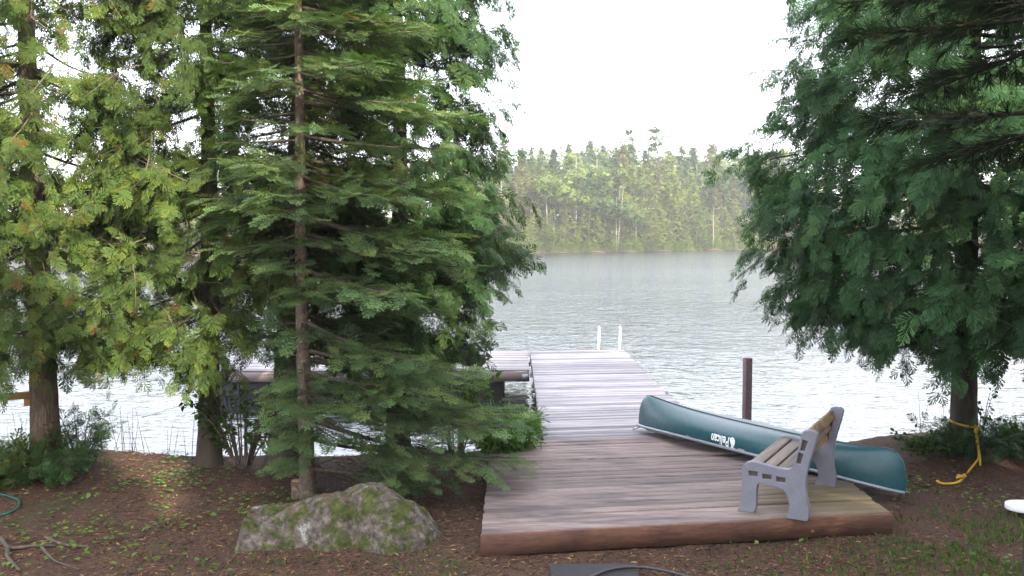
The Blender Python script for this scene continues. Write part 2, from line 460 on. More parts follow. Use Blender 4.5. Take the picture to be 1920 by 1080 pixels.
# ------------------------------------------------------------------ plank deck, ramp, floating docks
SK = math.tan(R(9.0))                       # boards run a little askew
def plank_mesh(name, L, W, T, mat, sk=SK):
    """board along x from 0 to L, skewed so its ends stay on the deck's sides; softened long edges"""
    c = 0.006
    sec = [(c, 0), (W - c, 0), (W, -c), (W, -T), (0, -T), (0, -c)]
    V = []
    ns = 7
    for k in range(ns):
        x = L * k / (ns - 1)
        wob = 0.004 * math.sin(k * 2.1 + L)
        for (y, z) in sec: V.append((x, y + x * sk + wob, z))
    Q = []
    for k in range(ns - 1):
        for a in range(6):
            b = (a + 1) % 6
            Q.append((k * 6 + a, k * 6 + b, k * 6 + 6 + b, k * 6 + 6 + a))
    T_ = []
    for k, fl in ((0, 1), (ns - 1, 0)):
        for a in range(1, 5):
            t = (k * 6, k * 6 + a, k * 6 + a + 1)
            T_.append(t if not fl else t[::-1])
    return np_mesh(name, V, [np.array(Q), np.array(T_)], mat)
def planks(parent, me, x0, y0, n, pitch, z0, z1, jit=0.004):
    for k in range(n):
        t = k / max(1, n - 1)
        o = obj('plank', me, parent, (x0 + random.uniform(-.008, .008), y0 + pitch * k, z0 + (z1 - z0) * t + random.uniform(-jit, jit)))
        o.rotation_euler = (random.uniform(-.012, .012), random.uniform(-.0012, .0012), random.uniform(-.0025, .0025))

DZ = 0.20
pA = at(903, 1003, z=DZ)
XA0, YA0, WA = -0.27, pA.y, 3.90
deck = thing('plank_deck', 'low weathered plank deck on the bank with a red brown front board', 'deck')
NA = 24
planks(deck, plank_mesh('plank', WA, 0.1385, 0.036, M['deck']), XA0, YA0 + 0.045, NA, 0.1455, DZ, DZ + 0.01)
fb = plank_mesh('fascia', WA + 0.02, 0.038, 0.19, M['fascia'])
o = obj('fascia', fb, deck, (XA0 - 0.01, YA0, DZ - 0.004))
# a cap strip, joists and side boards beneath the planks
sb = MB(); 
for sx in (XA0 + 0.03, XA0 + 1.25, XA0 + 2.5, XA0 + WA - 0.05):
    y0 = YA0 + 0.06 + (sx - XA0) * SK
    MB().box((sx, y0 + 1.72, DZ - 0.13), (0.045, 3.40, 0.17)).build('joist', M['fascia'], deck)
MB().tube([(at(1522, 1000, y=YA0 + 3.1 * SK).x, YA0 + 2.93 * SK - 0.012, 0.075), (at(1522, 1000, y=YA0 + 3.1 * SK).x, YA0 + 2.93 * SK + 0.02, 0.075)], 0.016, 10).build('bolt', M['fascia'], deck)

YB0 = YA0 + 0.045 + NA * 0.147 + 0.02
XB0, WB = 0.42, 2.36
ZC = 0.0
pC0 = at(1010, 748, z=ZC).y
NB = int((pC0 - (YB0 + (XB0 - XA0) * SK)) / 0.117)
ramp_ = thing('ramp', 'pale narrow board ramp joining bank deck to the floating dock', 'ramp')
planks(ramp_, plank_mesh('plank', WB, 0.112, 0.03, M['dock']), XB0, YB0 + (XB0 - XA0) * SK, NB, 0.117, DZ, ZC + 0.03, 0.003)
for sx in (XB0 + 0.03, XB0 + WB - 0.03):
    ya, yb = YB0 + (sx - XA0) * SK + 0.02, pC0 + (sx - XB0) * SK - 0.02
    MB().add([(sx - .02, ya, DZ - .20), (sx + .02, ya, DZ - .20), (sx + .02, yb, ZC - .17), (sx - .02, yb, ZC - .17),
              (sx - .02, ya, DZ - .045), (sx + .02, ya, DZ - .045), (sx + .02, yb, ZC - .015), (sx - .02, yb, ZC - .015)],
             [(0, 3, 2, 1), (4, 5, 6, 7), (0, 1, 5, 4), (2, 3, 7, 6), (1, 2, 6, 5), (3, 0, 4, 7)]).build('stringer', M['grey_wood'], ramp_)

def float_dock(name, label, x0, x1, y0, n, sk, side='left'):
    t = thing(name, label, 'dock', group=None)
    W = x1 - x0
    planks(t, plank_mesh('plank', W, 0.141, 0.032, M['dock'], sk), x0, y0, n, 0.147, ZC, ZC, 0.003)
    D = n * 0.147
    for (xa, xb, ya, yb) in ((x0, x1, y0 + 0.0, None), (x0, x1, y0 + D - 0.045, None)):
        f = plank_mesh('fascia', W, 0.04, 0.21, M['grey_wood'], sk); obj('fascia', f, t, (x0, ya, ZC - 0.037))
    for xx in (x0 + 0.004, x1 - 0.044):
        yy = (xx - x0) * sk
        MB().box((xx + 0.02, y0 + yy + D / 2, ZC - 0.142), (0.038, D - 0.1, 0.205)).build('side_board', M['grey_wood'], t)
    nf = max(2, int(D / 2.0))
    for k in range(nf):
        for fx in np.arange(x0 + 0.08, x1 - 0.7, 1.6):
            w = min(1.45, x1 - fx - 0.08)
            cy = y0 + (fx - x0 + w / 2) * sk + D * (k + .5) / nf
            MB().box((fx + w / 2, cy, ZC - 0.255 - 0.27), (w, D / nf * 0.8, 0.53)).build('float', M['black_plastic'], t, bevel=0.04)
    return t
NC = int((at(1090, 657, z=ZC).y - at(1090, 745, z=ZC).y) / 0.147)
dockC = float_dock('floating_dock', 'long pale floating dock with the swim ladder at its end', XB0 + 0.02, XB0 + 0.02 + 2.34, pC0 + 0.02, NC, SK * 0.8)
for yy in (pC0 + 0.9, pC0 + 2.3, pC0 + 3.6, pC0 + 5.2):
    MB().box((XB0 - 0.012, yy, ZC - 0.13), (0.03, 0.14, 0.12)).build('bracket', M['steel'], dockC)
for (px, py) in ((1273, 733), (1224, 688)):
    p = at(px, py, z=ZC + 0.02); MB().box((XB0 + 2.40, p.y, ZC - 0.05), (0.05, 0.10, 0.14)).build('cleat', M['steel'], dockC)
yL0 = at(960, 695, z=ZC).y
dockL = float_dock('floating_dock', 'side dock behind the fir, square steel plate on its front board', -6.5, 0.37, yL0, 22, 0.012)
pp = at(985, 703, y=yL0)
MB().box((pp.x, yL0 - 0.010, ZC - 0.13), (0.13, 0.012, 0.12)).build('plate', M['steel'], dockL)

# swim ladder
yE = pC0 + NC * 0.147 + 0.30
lad = thing('swim_ladder', 'pale metal swim ladder rails rising at the dock end', 'ladder')
for px in (1122, 1161):
    p = at(px, 656, y=yE)
    top = at(px, 612, y=yE).z
    P = [(p.x, yE - 0.22, ZC - 0.05), (p.x, yE - 0.22, top - 0.12), (p.x, yE - 0.19, top - 0.03), (p.x, yE - 0.11, top), (p.x, yE - 0.02, top - .03),
         (p.x, yE + 0.01, top - 0.12), (p.x, yE + 0.01, ZC - 1.0)]
    MB().tube(P, 0.024, 10).build('rail', M['alu'], lad, True)
xl, xr = at(1122, 656, y=yE).x, at(1161, 656, y=yE).x
for z in (-0.25, -0.5, -0.75):
    MB().box(((xl + xr) / 2, yE + 0.01, z), (xr - xl, 0.07, 0.03)).build('rung', M['alu'], lad)

# lone post in the water
p = at(1402, 671, y=13.2)
post = MB().box((p.x, 13.2, (p.z - 1.6) / 2), (0.105, 0.105, p.z + 1.6), rz=0.25).build('wooden_post', M['post'], bevel=0.008)
tag(post, 'lone brown square wooden post standing in the lake behind canoe', 'post')

# ------------------------------------------------------------------ canoe, upside down
pF, pN = at(1197, 797, z=DZ + 0.06), at(1699, 926, z=0.13)
axis_c = pN - pF
CL = axis_c.length
HB, HD = 0.44, 0.365
def half_beam(t): return HB * max(0.0, 1 - abs(t) ** 2.3) ** 0.82
def keel_h(t):
    a = abs(t); k = HD + 0.11 * a ** 3
    if a > 0.86: k *= max(0.0, 1 - ((a - 0.86) / 0.14) ** 2.6) ** (1 / 2.6)
    return k
def sheer(t): return 0.12 * (1 - abs(t) ** 2.4)       # gunwale lifts off the ground amidships (canoe lies inverted)
def hull_pt(t, w):
    """w in -1..1 from one gunwale over the keel to the other"""
    b = half_beam(t); kz = keel_h(t); s0 = min(sheer(t), kz * .9)
    n = 2.9 - 0.9 * abs(t)
    a = (1 - abs(w)) * math.pi / 2
    c, s = max(0, math.cos(a)), max(0, math.sin(a))
    tumble = 1 - 0.05 * (1 - min(1, s * 2.2))
    return (t * CL / 2, math.copysign(b * (c ** (2 / n)), w) * tumble, s0 + (kz - s0) * (s ** (2 / n)))
canoe = thing('canoe', 'dark teal green canoe lying upside down across the deck edge', 'canoe')
ts = np.sin(np.linspace(-1, 1, 61) * math.pi / 2); ws = np.linspace(-1, 1, 41)
V = np.array([hull_pt(t, w) for t in ts for w in ws]); nw = len(ws)
Q = [(a * nw + b, a * nw + b + 1, (a + 1) * nw + b + 1, (a + 1) * nw + b) for a in range(len(ts) - 1) for b in range(nw - 1)]
hull = obj('hull', np_mesh('hull', V, np.array(Q), M['hull'], True), canoe)
so = hull.modifiers.new('shell', 'SOLIDIFY'); so.thickness = 0.008; so.offset = 1
for w in (-1, 1):
    P = []
    for t in np.linspace(-.995, .995, 50):
        q = hull_pt(t, w); P.append((q[0], q[1] * 1.0 + 0.006 * w, q[2] + 0.008))
    MB().tube(P, 0.019, 8).build('gunwale', M['gunwale'], canoe, True)
P = [(hull_pt(t, 0)[0], 0, hull_pt(t, 0)[2] + 0.002) for t in np.linspace(-.93, .93, 40)]
MB().tube(P, 0.011, 8).build('keel_strip', M['trim'], canoe, True)
for s in (-1, 1):
    MB().prism([(s * CL / 2 * .995, -0.012), (s * CL / 2 * 1.012, 0), (s * CL / 2 * .995, 0.012), (s * CL / 2 * .90, half_beam(.9) * .97), (s * CL / 2 * .90, -half_beam(.9) * .97)][::(1 if s > 0 else -1)],
               sheer(.97), sheer(.97) + 0.012).build('deck_plate', M['trim'], canoe)
for t in (-.38, .05, .42):
    b = half_beam(t) * .96
    MB().box((t * CL / 2, 0, sheer(t) + 0.03), (0.09 if t < .1 else .2, 2 * b, 0.025)).build('thwart', M['grey_wood'], canoe)
# lettering and bird on the flank, printed right way up for an upright canoe
def on_hull(u, v, s0, z0, side):
    """u along reading direction, v up the letters -> hull surface, for an inverted canoe"""
    x = s0 - u; z = z0 - v
    t = x / (CL / 2)
    lo, hi = 0.0, 1.0
    for _ in range(30):
        m_ = (lo + hi) / 2
        if hull_pt(t, m_)[2] > z: lo = m_
        else: hi = m_
    q = hull_pt(t, (lo + hi) / 2)
    return (x, side * (q[1] + 0.005), z)
def put_on_hull(name, me0, parent, s0, z0):
    b = bmesh.new(); b.from_mesh(me0); bmesh.ops.triangulate(b, faces=b.faces[:])
    for _ in range(3):                                   # short edges, so the print follows the curved flank
        bmesh.ops.subdivide_edges(b, edges=[e for e in b.edges if e.calc_length() > .022], cuts=1)
        bmesh.ops.triangulate(b, faces=b.faces[:])
    b.to_mesh(me0); b.free()
    me = bpy.data.meshes.new(name)
    vs = [on_hull(v.co.x, v.co.y, s0, z0, -1) for v in me0.vertices]
    me.from_pydata(vs, [], [tuple(p.vertices) for p in me0.polygons]); me.update()
    me.materials.append(M['white_print'])
    return obj(name, me, parent)
S0, Z0 = -0.08, 0.255
fc = bpy.data.curves.new('lettering', 'FONT'); fc.body = 'Pelican'; fc.size = 0.155; fc.offset = 0.0035; fc.resolution_u = 3
fo = bpy.data.objects.new('tmp_text', fc); COL.objects.link(fo)
bpy.context.view_layer.update()
me0 = bpy.data.meshes.new_from_object(fo.evaluated_get(bpy.context.evaluated_depsgraph_get()))
for v in me0.vertices: v.co.x *= 0.62
bpy.data.objects.remove(fo)
put_on_hull('lettering', me0, hull, S0, Z0)
bird = [(-.010, .02), (-.035, .004), (-.062, .012), (-.078, .036), (-.076, .064), (-.058, .086), (-.040, .092), (-.030, .108), (-.046, .122), (-.090, .128), (-.128, .150),
        (-.092, .112), (-.064, .104), (-.082, .082), (-.094, .050), (-.086, .014), (-.060, -.010), (-.028, -.012), (-.006, .004)]
bm = bmesh.new(); bm.faces.new([bm.verts.new((x * .9, y * .95, 0)) for x, y in bird]); bmesh.ops.triangulate(bm, faces=bm.faces[:])
me1 = bpy.data.meshes.new('e'); bm.to_mesh(me1); bm.free()
put_on_hull('emblem', me1, hull, S0, Z0)
mid = (pF + pN) / 2
canoe.location = mid
ax = axis_c.normalized()
side_v = Vector((0, 0, 1)).cross(ax).normalized()
upv = ax.cross(side_v).normalized()
canoe.rotation_euler = Matrix((ax, side_v, upv)).transposed().to_euler()
# painter rope at the far tip and under the gunwale
P = [pF + Vector((-.08, -.02, -.05)), pF + Vector((-.02, -.05, -.03)), pF + Vector((.04, -.03, .0)), pF + Vector((.12, -.10, -.05)), pF + Vector((.28, -.26, -.055)),
     pF + Vector((.38, -.42, -.055)), pF + Vector((.34, -.50, -.05)), pF + Vector((.42, -.58, -.055)), pF + Vector((.55, -.52, -.055)), pF + Vector((.60, -.62, -.055))]
tag(MB().tube(P, 0.013, 7).build('painter_rope', M['rope_pale'], None, True), 'short pale rope trailing from the canoe tip on boards', 'rope')

# ------------------------------------------------------------------ bench
pr, pfr = at(1514, 976, z=DZ), at(1570, 911, z=DZ)
lx = Vector((0.50, 0.866, 0)).normalized()          # along the bench, away from the camera
dx = Vector((lx.y, -lx.x, 0))                         # front to back
BLn = 1.30
bench = thing('bench', 'park bench with grey resin ends and worn wooden slats on the deck', 'bench')
base = Vector((pr.x, pr.y, DZ + 0.006))               # rear foot of the nearer end
bench.location = base
bench.rotation_euler = Matrix((dx, lx, Vector((0, 0, 1)))).transposed().to_euler()
# side profile: s = front(-) to back(0), z up, metres; closed outline
prof = [(-.64, 0), (-.50, 0), (-.482, .03), (-.476, .10), (-.476, .20), (-.470, .272), (-.455, .292), (-.40, .292), (-.27, .278), (-.215, .262), (-.185, .225), (-.165, .17), (-.155, .11), (-.165, .05),
        (-.185, .02), (-.185, 0), (.0, 0), (.012, .03), (.010, .12), (-.012, .22), (-.022, .32), (-.018, .42), (.012, .56), (.050, .70), (.072, .80), (.068, .825), (.045, .84), (-.005, .842), (-.04, .832), (-.062, .80),
        (-.080, .70), (-.105, .58), (-.128, .49), (-.150, .465), (-.185, .452), (-.26, .452), (-.38, .468), (-.46, .482), (-.52, .486), (-.565, .472), (-.595, .442), (-.608, .40), (-.606, .30), (-.602, .18), (-.610, .10), (-.63, .04)]
def rect(cx, cz, w, h, ang=0):
    c, s = math.cos(ang), math.sin(ang)
    return [(cx + a * c - b * s, cz + a * s + b * c) for a, b in ((-w / 2, -h / 2), (-w / 2, h / 2), (w / 2, h / 2), (w / 2, -h / 2))]
slots = [rect(-.505, .375, .098, .062), rect(-.375, .362, .098, .062), rect(-.245, .352, .098, .062), rect(-.075, .575, .056, .118, -.22), rect(-.040, .70, .056, .118, -.24)]
cu = bpy.data.curves.new('side_frame', 'CURVE'); cu.dimensions = '2D'; cu.fill_mode = 'BOTH'; cu.extrude = 0.024; cu.bevel_depth = 0.008; cu.bevel_resolution = 1
for ring in [prof] + slots:
    sp = cu.splines.new('POLY'); sp.points.add(len(ring) - 1)
    for pt, (a, b) in zip(sp.points, ring): pt.co = (a, b, 0, 1)
    sp.use_cyclic_u = True
co = bpy.data.objects.new('tmp_curve', cu); COL.objects.link(co); bpy.context.view_layer.update()
sf = bpy.data.meshes.new_from_object(co.evaluated_get(bpy.context.evaluated_depsgraph_get()))
bpy.data.objects.remove(co)
sf.transform(Matrix.Rotation(math.pi / 2, 4, 'X'))
sf.materials.clear(); sf.materials.append(M['resin'])
sf.name = 'side_frame'
ins = MB()
for ring in slots:
    xs = [q[0] for q in ring]; zs = [q[1] for q in ring]
    V = [(q[0], -.010, q[1]) for q in ring] + [(q[0], .012, q[1]) for q in ring]
    ins.add(V, [(0, 1, 2, 3), (7, 6, 5, 4)])
insm = ins.mesh('slot_backing', M['slot'])
for yy in (0.0, BLn):
    f = obj('side_frame', sf, bench, (0, yy, 0))
    obj('slot_backing', insm, f)
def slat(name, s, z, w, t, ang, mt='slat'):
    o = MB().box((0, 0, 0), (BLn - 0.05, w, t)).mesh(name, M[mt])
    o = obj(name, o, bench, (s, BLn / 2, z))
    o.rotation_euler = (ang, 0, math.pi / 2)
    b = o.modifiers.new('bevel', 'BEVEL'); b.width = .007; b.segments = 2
for s, z, a in ((-.505, .452, -.10), (-.375, .437, -.10), (-.245, .425, -.06)): slat('seat_slat', s, z, .118, .036, 0, 'seat')
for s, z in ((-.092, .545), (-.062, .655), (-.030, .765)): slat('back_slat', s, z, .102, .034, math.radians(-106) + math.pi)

# ------------------------------------------------------------------ boulder
def boulder():
    xs = [(465, 948), (480, 953), (520, 955), (560, 945), (620, 925), (660, 916), (690, 909), (715, 912), (740, 926), (790, 962), (815, 1000), (845, 1045)]
    X, Zs = [], []
    for (px, py) in xs:
        q = at(px, py, y=8.45); X.append(q.x); Zs.append(q.z)
    X, Zs = np.array(X), np.array(Zs)
    n1, n2 = 150, 90
    u = np.linspace(X[0] - 0.06, X[-1] + .05, n1); v = np.linspace(-1, 1, n2)
    U, W = np.meshgrid(u, v)
    H = np.interp(U, X, Zs)
    wid = 0.52 - 0.10 * np.clip((U + 1.2) / 0.6, 0, 1)
    front = 7.98 + 0.10 * np.sin((U + 2.4) * 3.0) + 0.06 * fbm2(U, U * 0, 3, 4) + 0.22 * np.clip((U + 1.1) / .5, 0, 1)
    yc = front + wid
    a = np.abs(W)
    g = np.where(W < 0, (1 - a ** 3.4), (1 - a ** 2.2))
    edge = np.clip((U - u[0]) / 0.07, 0, 1) ** 0.6 * np.clip((u[-1] - U) / 0.10, 0, 1) ** .6
    Z = -0.15 + (H + 0.15) * g * edge
    Y = yc + wid * W
    crease = np.exp(-((U + 1.62 + 0.18 * W) / 0.05) ** 2) * (W < 0.3)
    nz = 0.05 * fbm2(U, W * 0.6, 3.2, 11, 5) + 0.03 * np.abs(fbm2(U, W * .6, 7, 12, 4))
    # blocky facets
    fac = 0.05 * (np.round(fbm2(U, W * .5, 2.2, 15, 2) * 3) / 3)
    Z = Z + (nz + fac - 0.035 * crease + .022 * fbm2(U, W * .6, 16, 13, 4)) * g * edge
    Y = Y + 0.06 * fbm2(U, Z, 3.5, 21, 4) + 0.05 * crease
    XX = U + 0.04 * fbm2(W, Z, 3.5, 22, 4)
    i = np.arange(n2 - 1)[:, None] * n1; j = np.arange(n1 - 1)[None]
    Q = np.stack([i + j, i + j + 1, i + n1 + j + 1, i + n1 + j], -1).reshape(-1, 4)
    o = obj('boulder', np_mesh('boulder', np.stack([XX, Y, Z], -1).reshape(-1, 3), Q, M['boulder'], False))
    return tag(o, 'large moss and lichen covered boulder beside the deck', 'boulder')
boulder()

# ------------------------------------------------------------------ foliage templates (x across, y along, z normal)
def kite(V, T, b, d, L, w, z=0.0):
    b = np.array(b, float); d = np.array(d, float) / np.linalg.norm(d); n = np.array([-d[1], d[0]])
    k = len(V)
    m = b + d * L * 0.45
    V += [(*b, z), (*(m + n * w), z), (*(b + d * L), z), (*(m - n * w), z)]
    T += [(k, k + 1, k + 2), (k, k + 2, k + 3)]
def spray_cedar(seed):
    r = random.Random(seed); V, T = [], []
    def wedge(b, a, L, w, z):
        d = np.array([math.sin(a), math.cos(a)]); n = np.array([-d[1], d[0]]); b = np.array(b, float); k = len(V)
        e = b + d * L
        V.extend([(*b, 0.0), (*(e + n * w - d * w * r.uniform(0, 1.2)), z), (*(e - n * w), z)])
        T.append((k, k + 1, k + 2))
    wedge((0, 0), 0, .98, .035, 0)
    for i in range(8):
        for s in (-1, 1):
            y = 0.04 + 0.105 * i + r.uniform(-.03, .03) + (0.05 if s > 0 else 0)
            wedge((0, y), R(r.uniform(26, 60)) * s, (0.50 - 0.042 * i) * r.uniform(.6, 1.2), .034, r.uniform(-.05, .05))
    V = np.array(V, float)
    V[:, 2] += -0.20 * V[:, 1] ** 2 - 0.22 * np.abs(V[:, 0])
    return V, np.array(T)
def spray_fir(seed):
    r = random.Random(seed); V, T = [], []
    def needles(b, d, L, n, nl):
        d = np.array(d, float) / np.linalg.norm(d)
        nn = np.array([-d[1], d[0]])
        for i in range(n):
            p = np.array(b) + d * L * (i + .5) / n
            for s in (-1, 1):
                q = d * 0.55 + nn * s * 0.85
                k = len(V); w = d * nl * 0.24
                tip = p + q * nl * r.uniform(.8, 1.15)
                V.extend([(*(p - w), 0.0), (*(p + w), 0.0), (*tip, 0.03)])
                T.append((k, k + 1, k + 2))
        k = len(V); t = np.array(b) + d * (L + nl * .8); w = nn * nl * .22; p = np.array(b) + d * L * .8
        V.extend([(*(p - w), 0.0), (*(p + w), 0.0), (*t, 0.0)]); T.append((k, k + 1, k + 2))
    needles((0, 0), (0, 1), 0.95, 7, 0.125)
    for i in range(4):
        for s in (-1, 1):
            a = R(r.uniform(42, 58)) * s
            needles((0, .06 + .21 * i + r.uniform(-.02, .02)), (math.sin(a), math.cos(a)), (0.46 - .075 * i) * r.uniform(.8, 1.15), 3, 0.125)
    V = np.array(V, float); V[:, 2] += -0.10 * V[:, 1] ** 2 + 0.12 * np.abs(V[:, 0])
    return V, np.array(T)
def tuft_pine(seed):
    r = random.Random(seed); V, T = [], []
    for i in range(22):
        a = r.uniform(0, 2 * math.pi); sp = r.uniform(.15, .9)
        d = np.array([math.cos(a) * sp, 1.0 - sp * .4, math.sin(a) * sp * .6]); d /= np.linalg.norm(d)
        b = np.array([0, r.uniform(0, .45), 0]); k = len(V)
        w = np.cross(d, [0.3, .2, 1]); w = w / np.linalg.norm(w) * .016
        V += [tuple(b - w), tuple(b + w), tuple(b + d * r.uniform(.5, .8))]; T.append((k, k + 1, k + 2))
    return np.array(V, float), np.array(T)
def leaf_broad(seed):
    V = [(0, 0, 0), (-.30, .35, .07), (-.26, .68, .05), (0, 1.0, -.08), (.26, .68, .05), (.30, .35, .07), (0, .5, 0)]
    T = [(0, 6, 1), (1, 6, 2), (2, 6, 3), (3, 6, 4), (4, 6, 5), (5, 6, 0)]
    return np.array(V, float), np.array(T)
def leaf_narrow(seed):
    V = [(0, 0, 0), (-.11, .45, .03), (0, 1.0, -.08), (.11, .45, .03)]
    return np.array(V, float), np.array([(0, 2, 1), (0, 3, 2)])
def clump_far(seed):
    r = random.Random(seed); V, T = [], []
    for i in range(4):
        a = r.uniform(0, 2 * math.pi)
        kite(V, T, (r.uniform(-.2, .2), r.uniform(-.1, .3)), (math.cos(a), math.sin(a)), r.uniform(.5, .9), .16, r.uniform(-.15, .15))
    return np.array(V, float), np.array(T)
TPL = {k: [f(s) for s in range(n)] for k, f, n in (('cedar', spray_cedar, 4), ('fir', spray_fir, 3), ('pine', tuft_pine, 3), ('broad', leaf_broad, 1), ('narrow', leaf_narrow, 1), ('far', clump_far, 4))}

def unit(v): return v / (np.linalg.norm(v, axis=-1, keepdims=True) + 1e-9)
def scatter(name, kind, P, A, Nn, S, tint, mat):
    """one mesh with a copy of a template at each point; A along, Nn normal, S size"""
    P, A, Nn, S, tint = [np.asarray(k, float) for k in (P, A, Nn, S, tint)]
    Y = unit(A); X = unit(np.cross(Y, Nn)); Z = np.cross(X, Y)
    which = rng.integers(0, len(TPL[kind]), len(P))
    Vs, Fs, Cs, off = [], [], [], 0
    for w, (tv, tf) in enumerate(TPL[kind]):
        m = which == w
        if not m.any(): continue
        B = np.stack([X[m], Y[m], Z[m]], 1) * S[m][:, None, None]
        v = np.einsum('vk,nkc->nvc', tv, B) + P[m][:, None]
        n, k = v.shape[:2]
        f = tf[None] + (np.arange(n) * k)[:, None, None] + off
        Vs.append(v.reshape(-1, 3)); Fs.append(f.reshape(-1, 3)); Cs.append(np.repeat(tint[m], k, 0)); off += n * k
    return np_mesh(name, np.vstack(Vs), np.vstack(Fs), mat, False, np.vstack(Cs))

def trunk_mesh(name, path, rad, mat, flute=0.08, n=22, flare=0.5):
    """path (m,3), rad (m,): fluted tapered stem with a flared foot"""
    P = np.asarray(path, float); m = len(P)
    a = np.linspace(0, 2 * math.pi, n, endpoint=False)
    h = P[:, 2] - P[0, 2]
    fl = 1 + flare * np.exp(-h / 0.22)
    lob = flute * np.sin(a[None] * 5 + 1.3 + 0.3 * h[:, None]) + flute * .7 * np.sin(a[None] * 9 + .5 * h[:, None] + 2) + .03 * rng.standard_normal((m, n))
    rr = rad[:, None] * fl[:, None] * (1 + lob * (0.5 + fl[:, None] - 1))
    V = np.stack([P[:, None, 0] + rr * np.cos(a), P[:, None, 1] + rr * np.sin(a), np.broadcast_to(P[:, None, 2], (m, n))], -1).reshape(-1, 3)
    i = np.arange(m - 1)[:, None] * n; j = np.arange(n)[None]; k = (j + 1) % n
    Q = np.stack([i + j, i + k, i + n + k, i + n + j], -1).reshape(-1, 4)
    return np_mesh(name, V, Q, mat, True)

def trunk_path(base, lean, height, step=0.12):
    m = max(6, int(height / step)); t = np.linspace(0, 1, m)
    ph = rng.uniform(0, 6)
    return np.stack([base[0] + lean[0] * t + .05 * np.sin(t * 7 + ph) * t, base[1] + lean[1] * t + .05 * np.cos(t * 6 + ph) * t, base[2] - 0.1 + (height + .1) * t], -1)

def leaf_tint(n, spread=0.25, yellow=0.2, dead=0.0, clump=None):
    b = 1 + spread * rng.standard_normal(n)
    if clump is not None: b *= clump
    b = np.clip(b, 0.35, 2.0)
    y = np.clip(rng.standard_normal(n) * yellow + yellow * .5, 0, 1)
    c = np.stack([b * (1 + 0.9 * y), b * (1 + .28 * y), b * (1 - .25 * y)], 1)
    if dead > 0:
        m = rng.random(n) < dead
        c[m] = np.array([2.3, 0.75, 0.7]) * rng.uniform(.6, 1.3, (m.sum(), 1))
    return c

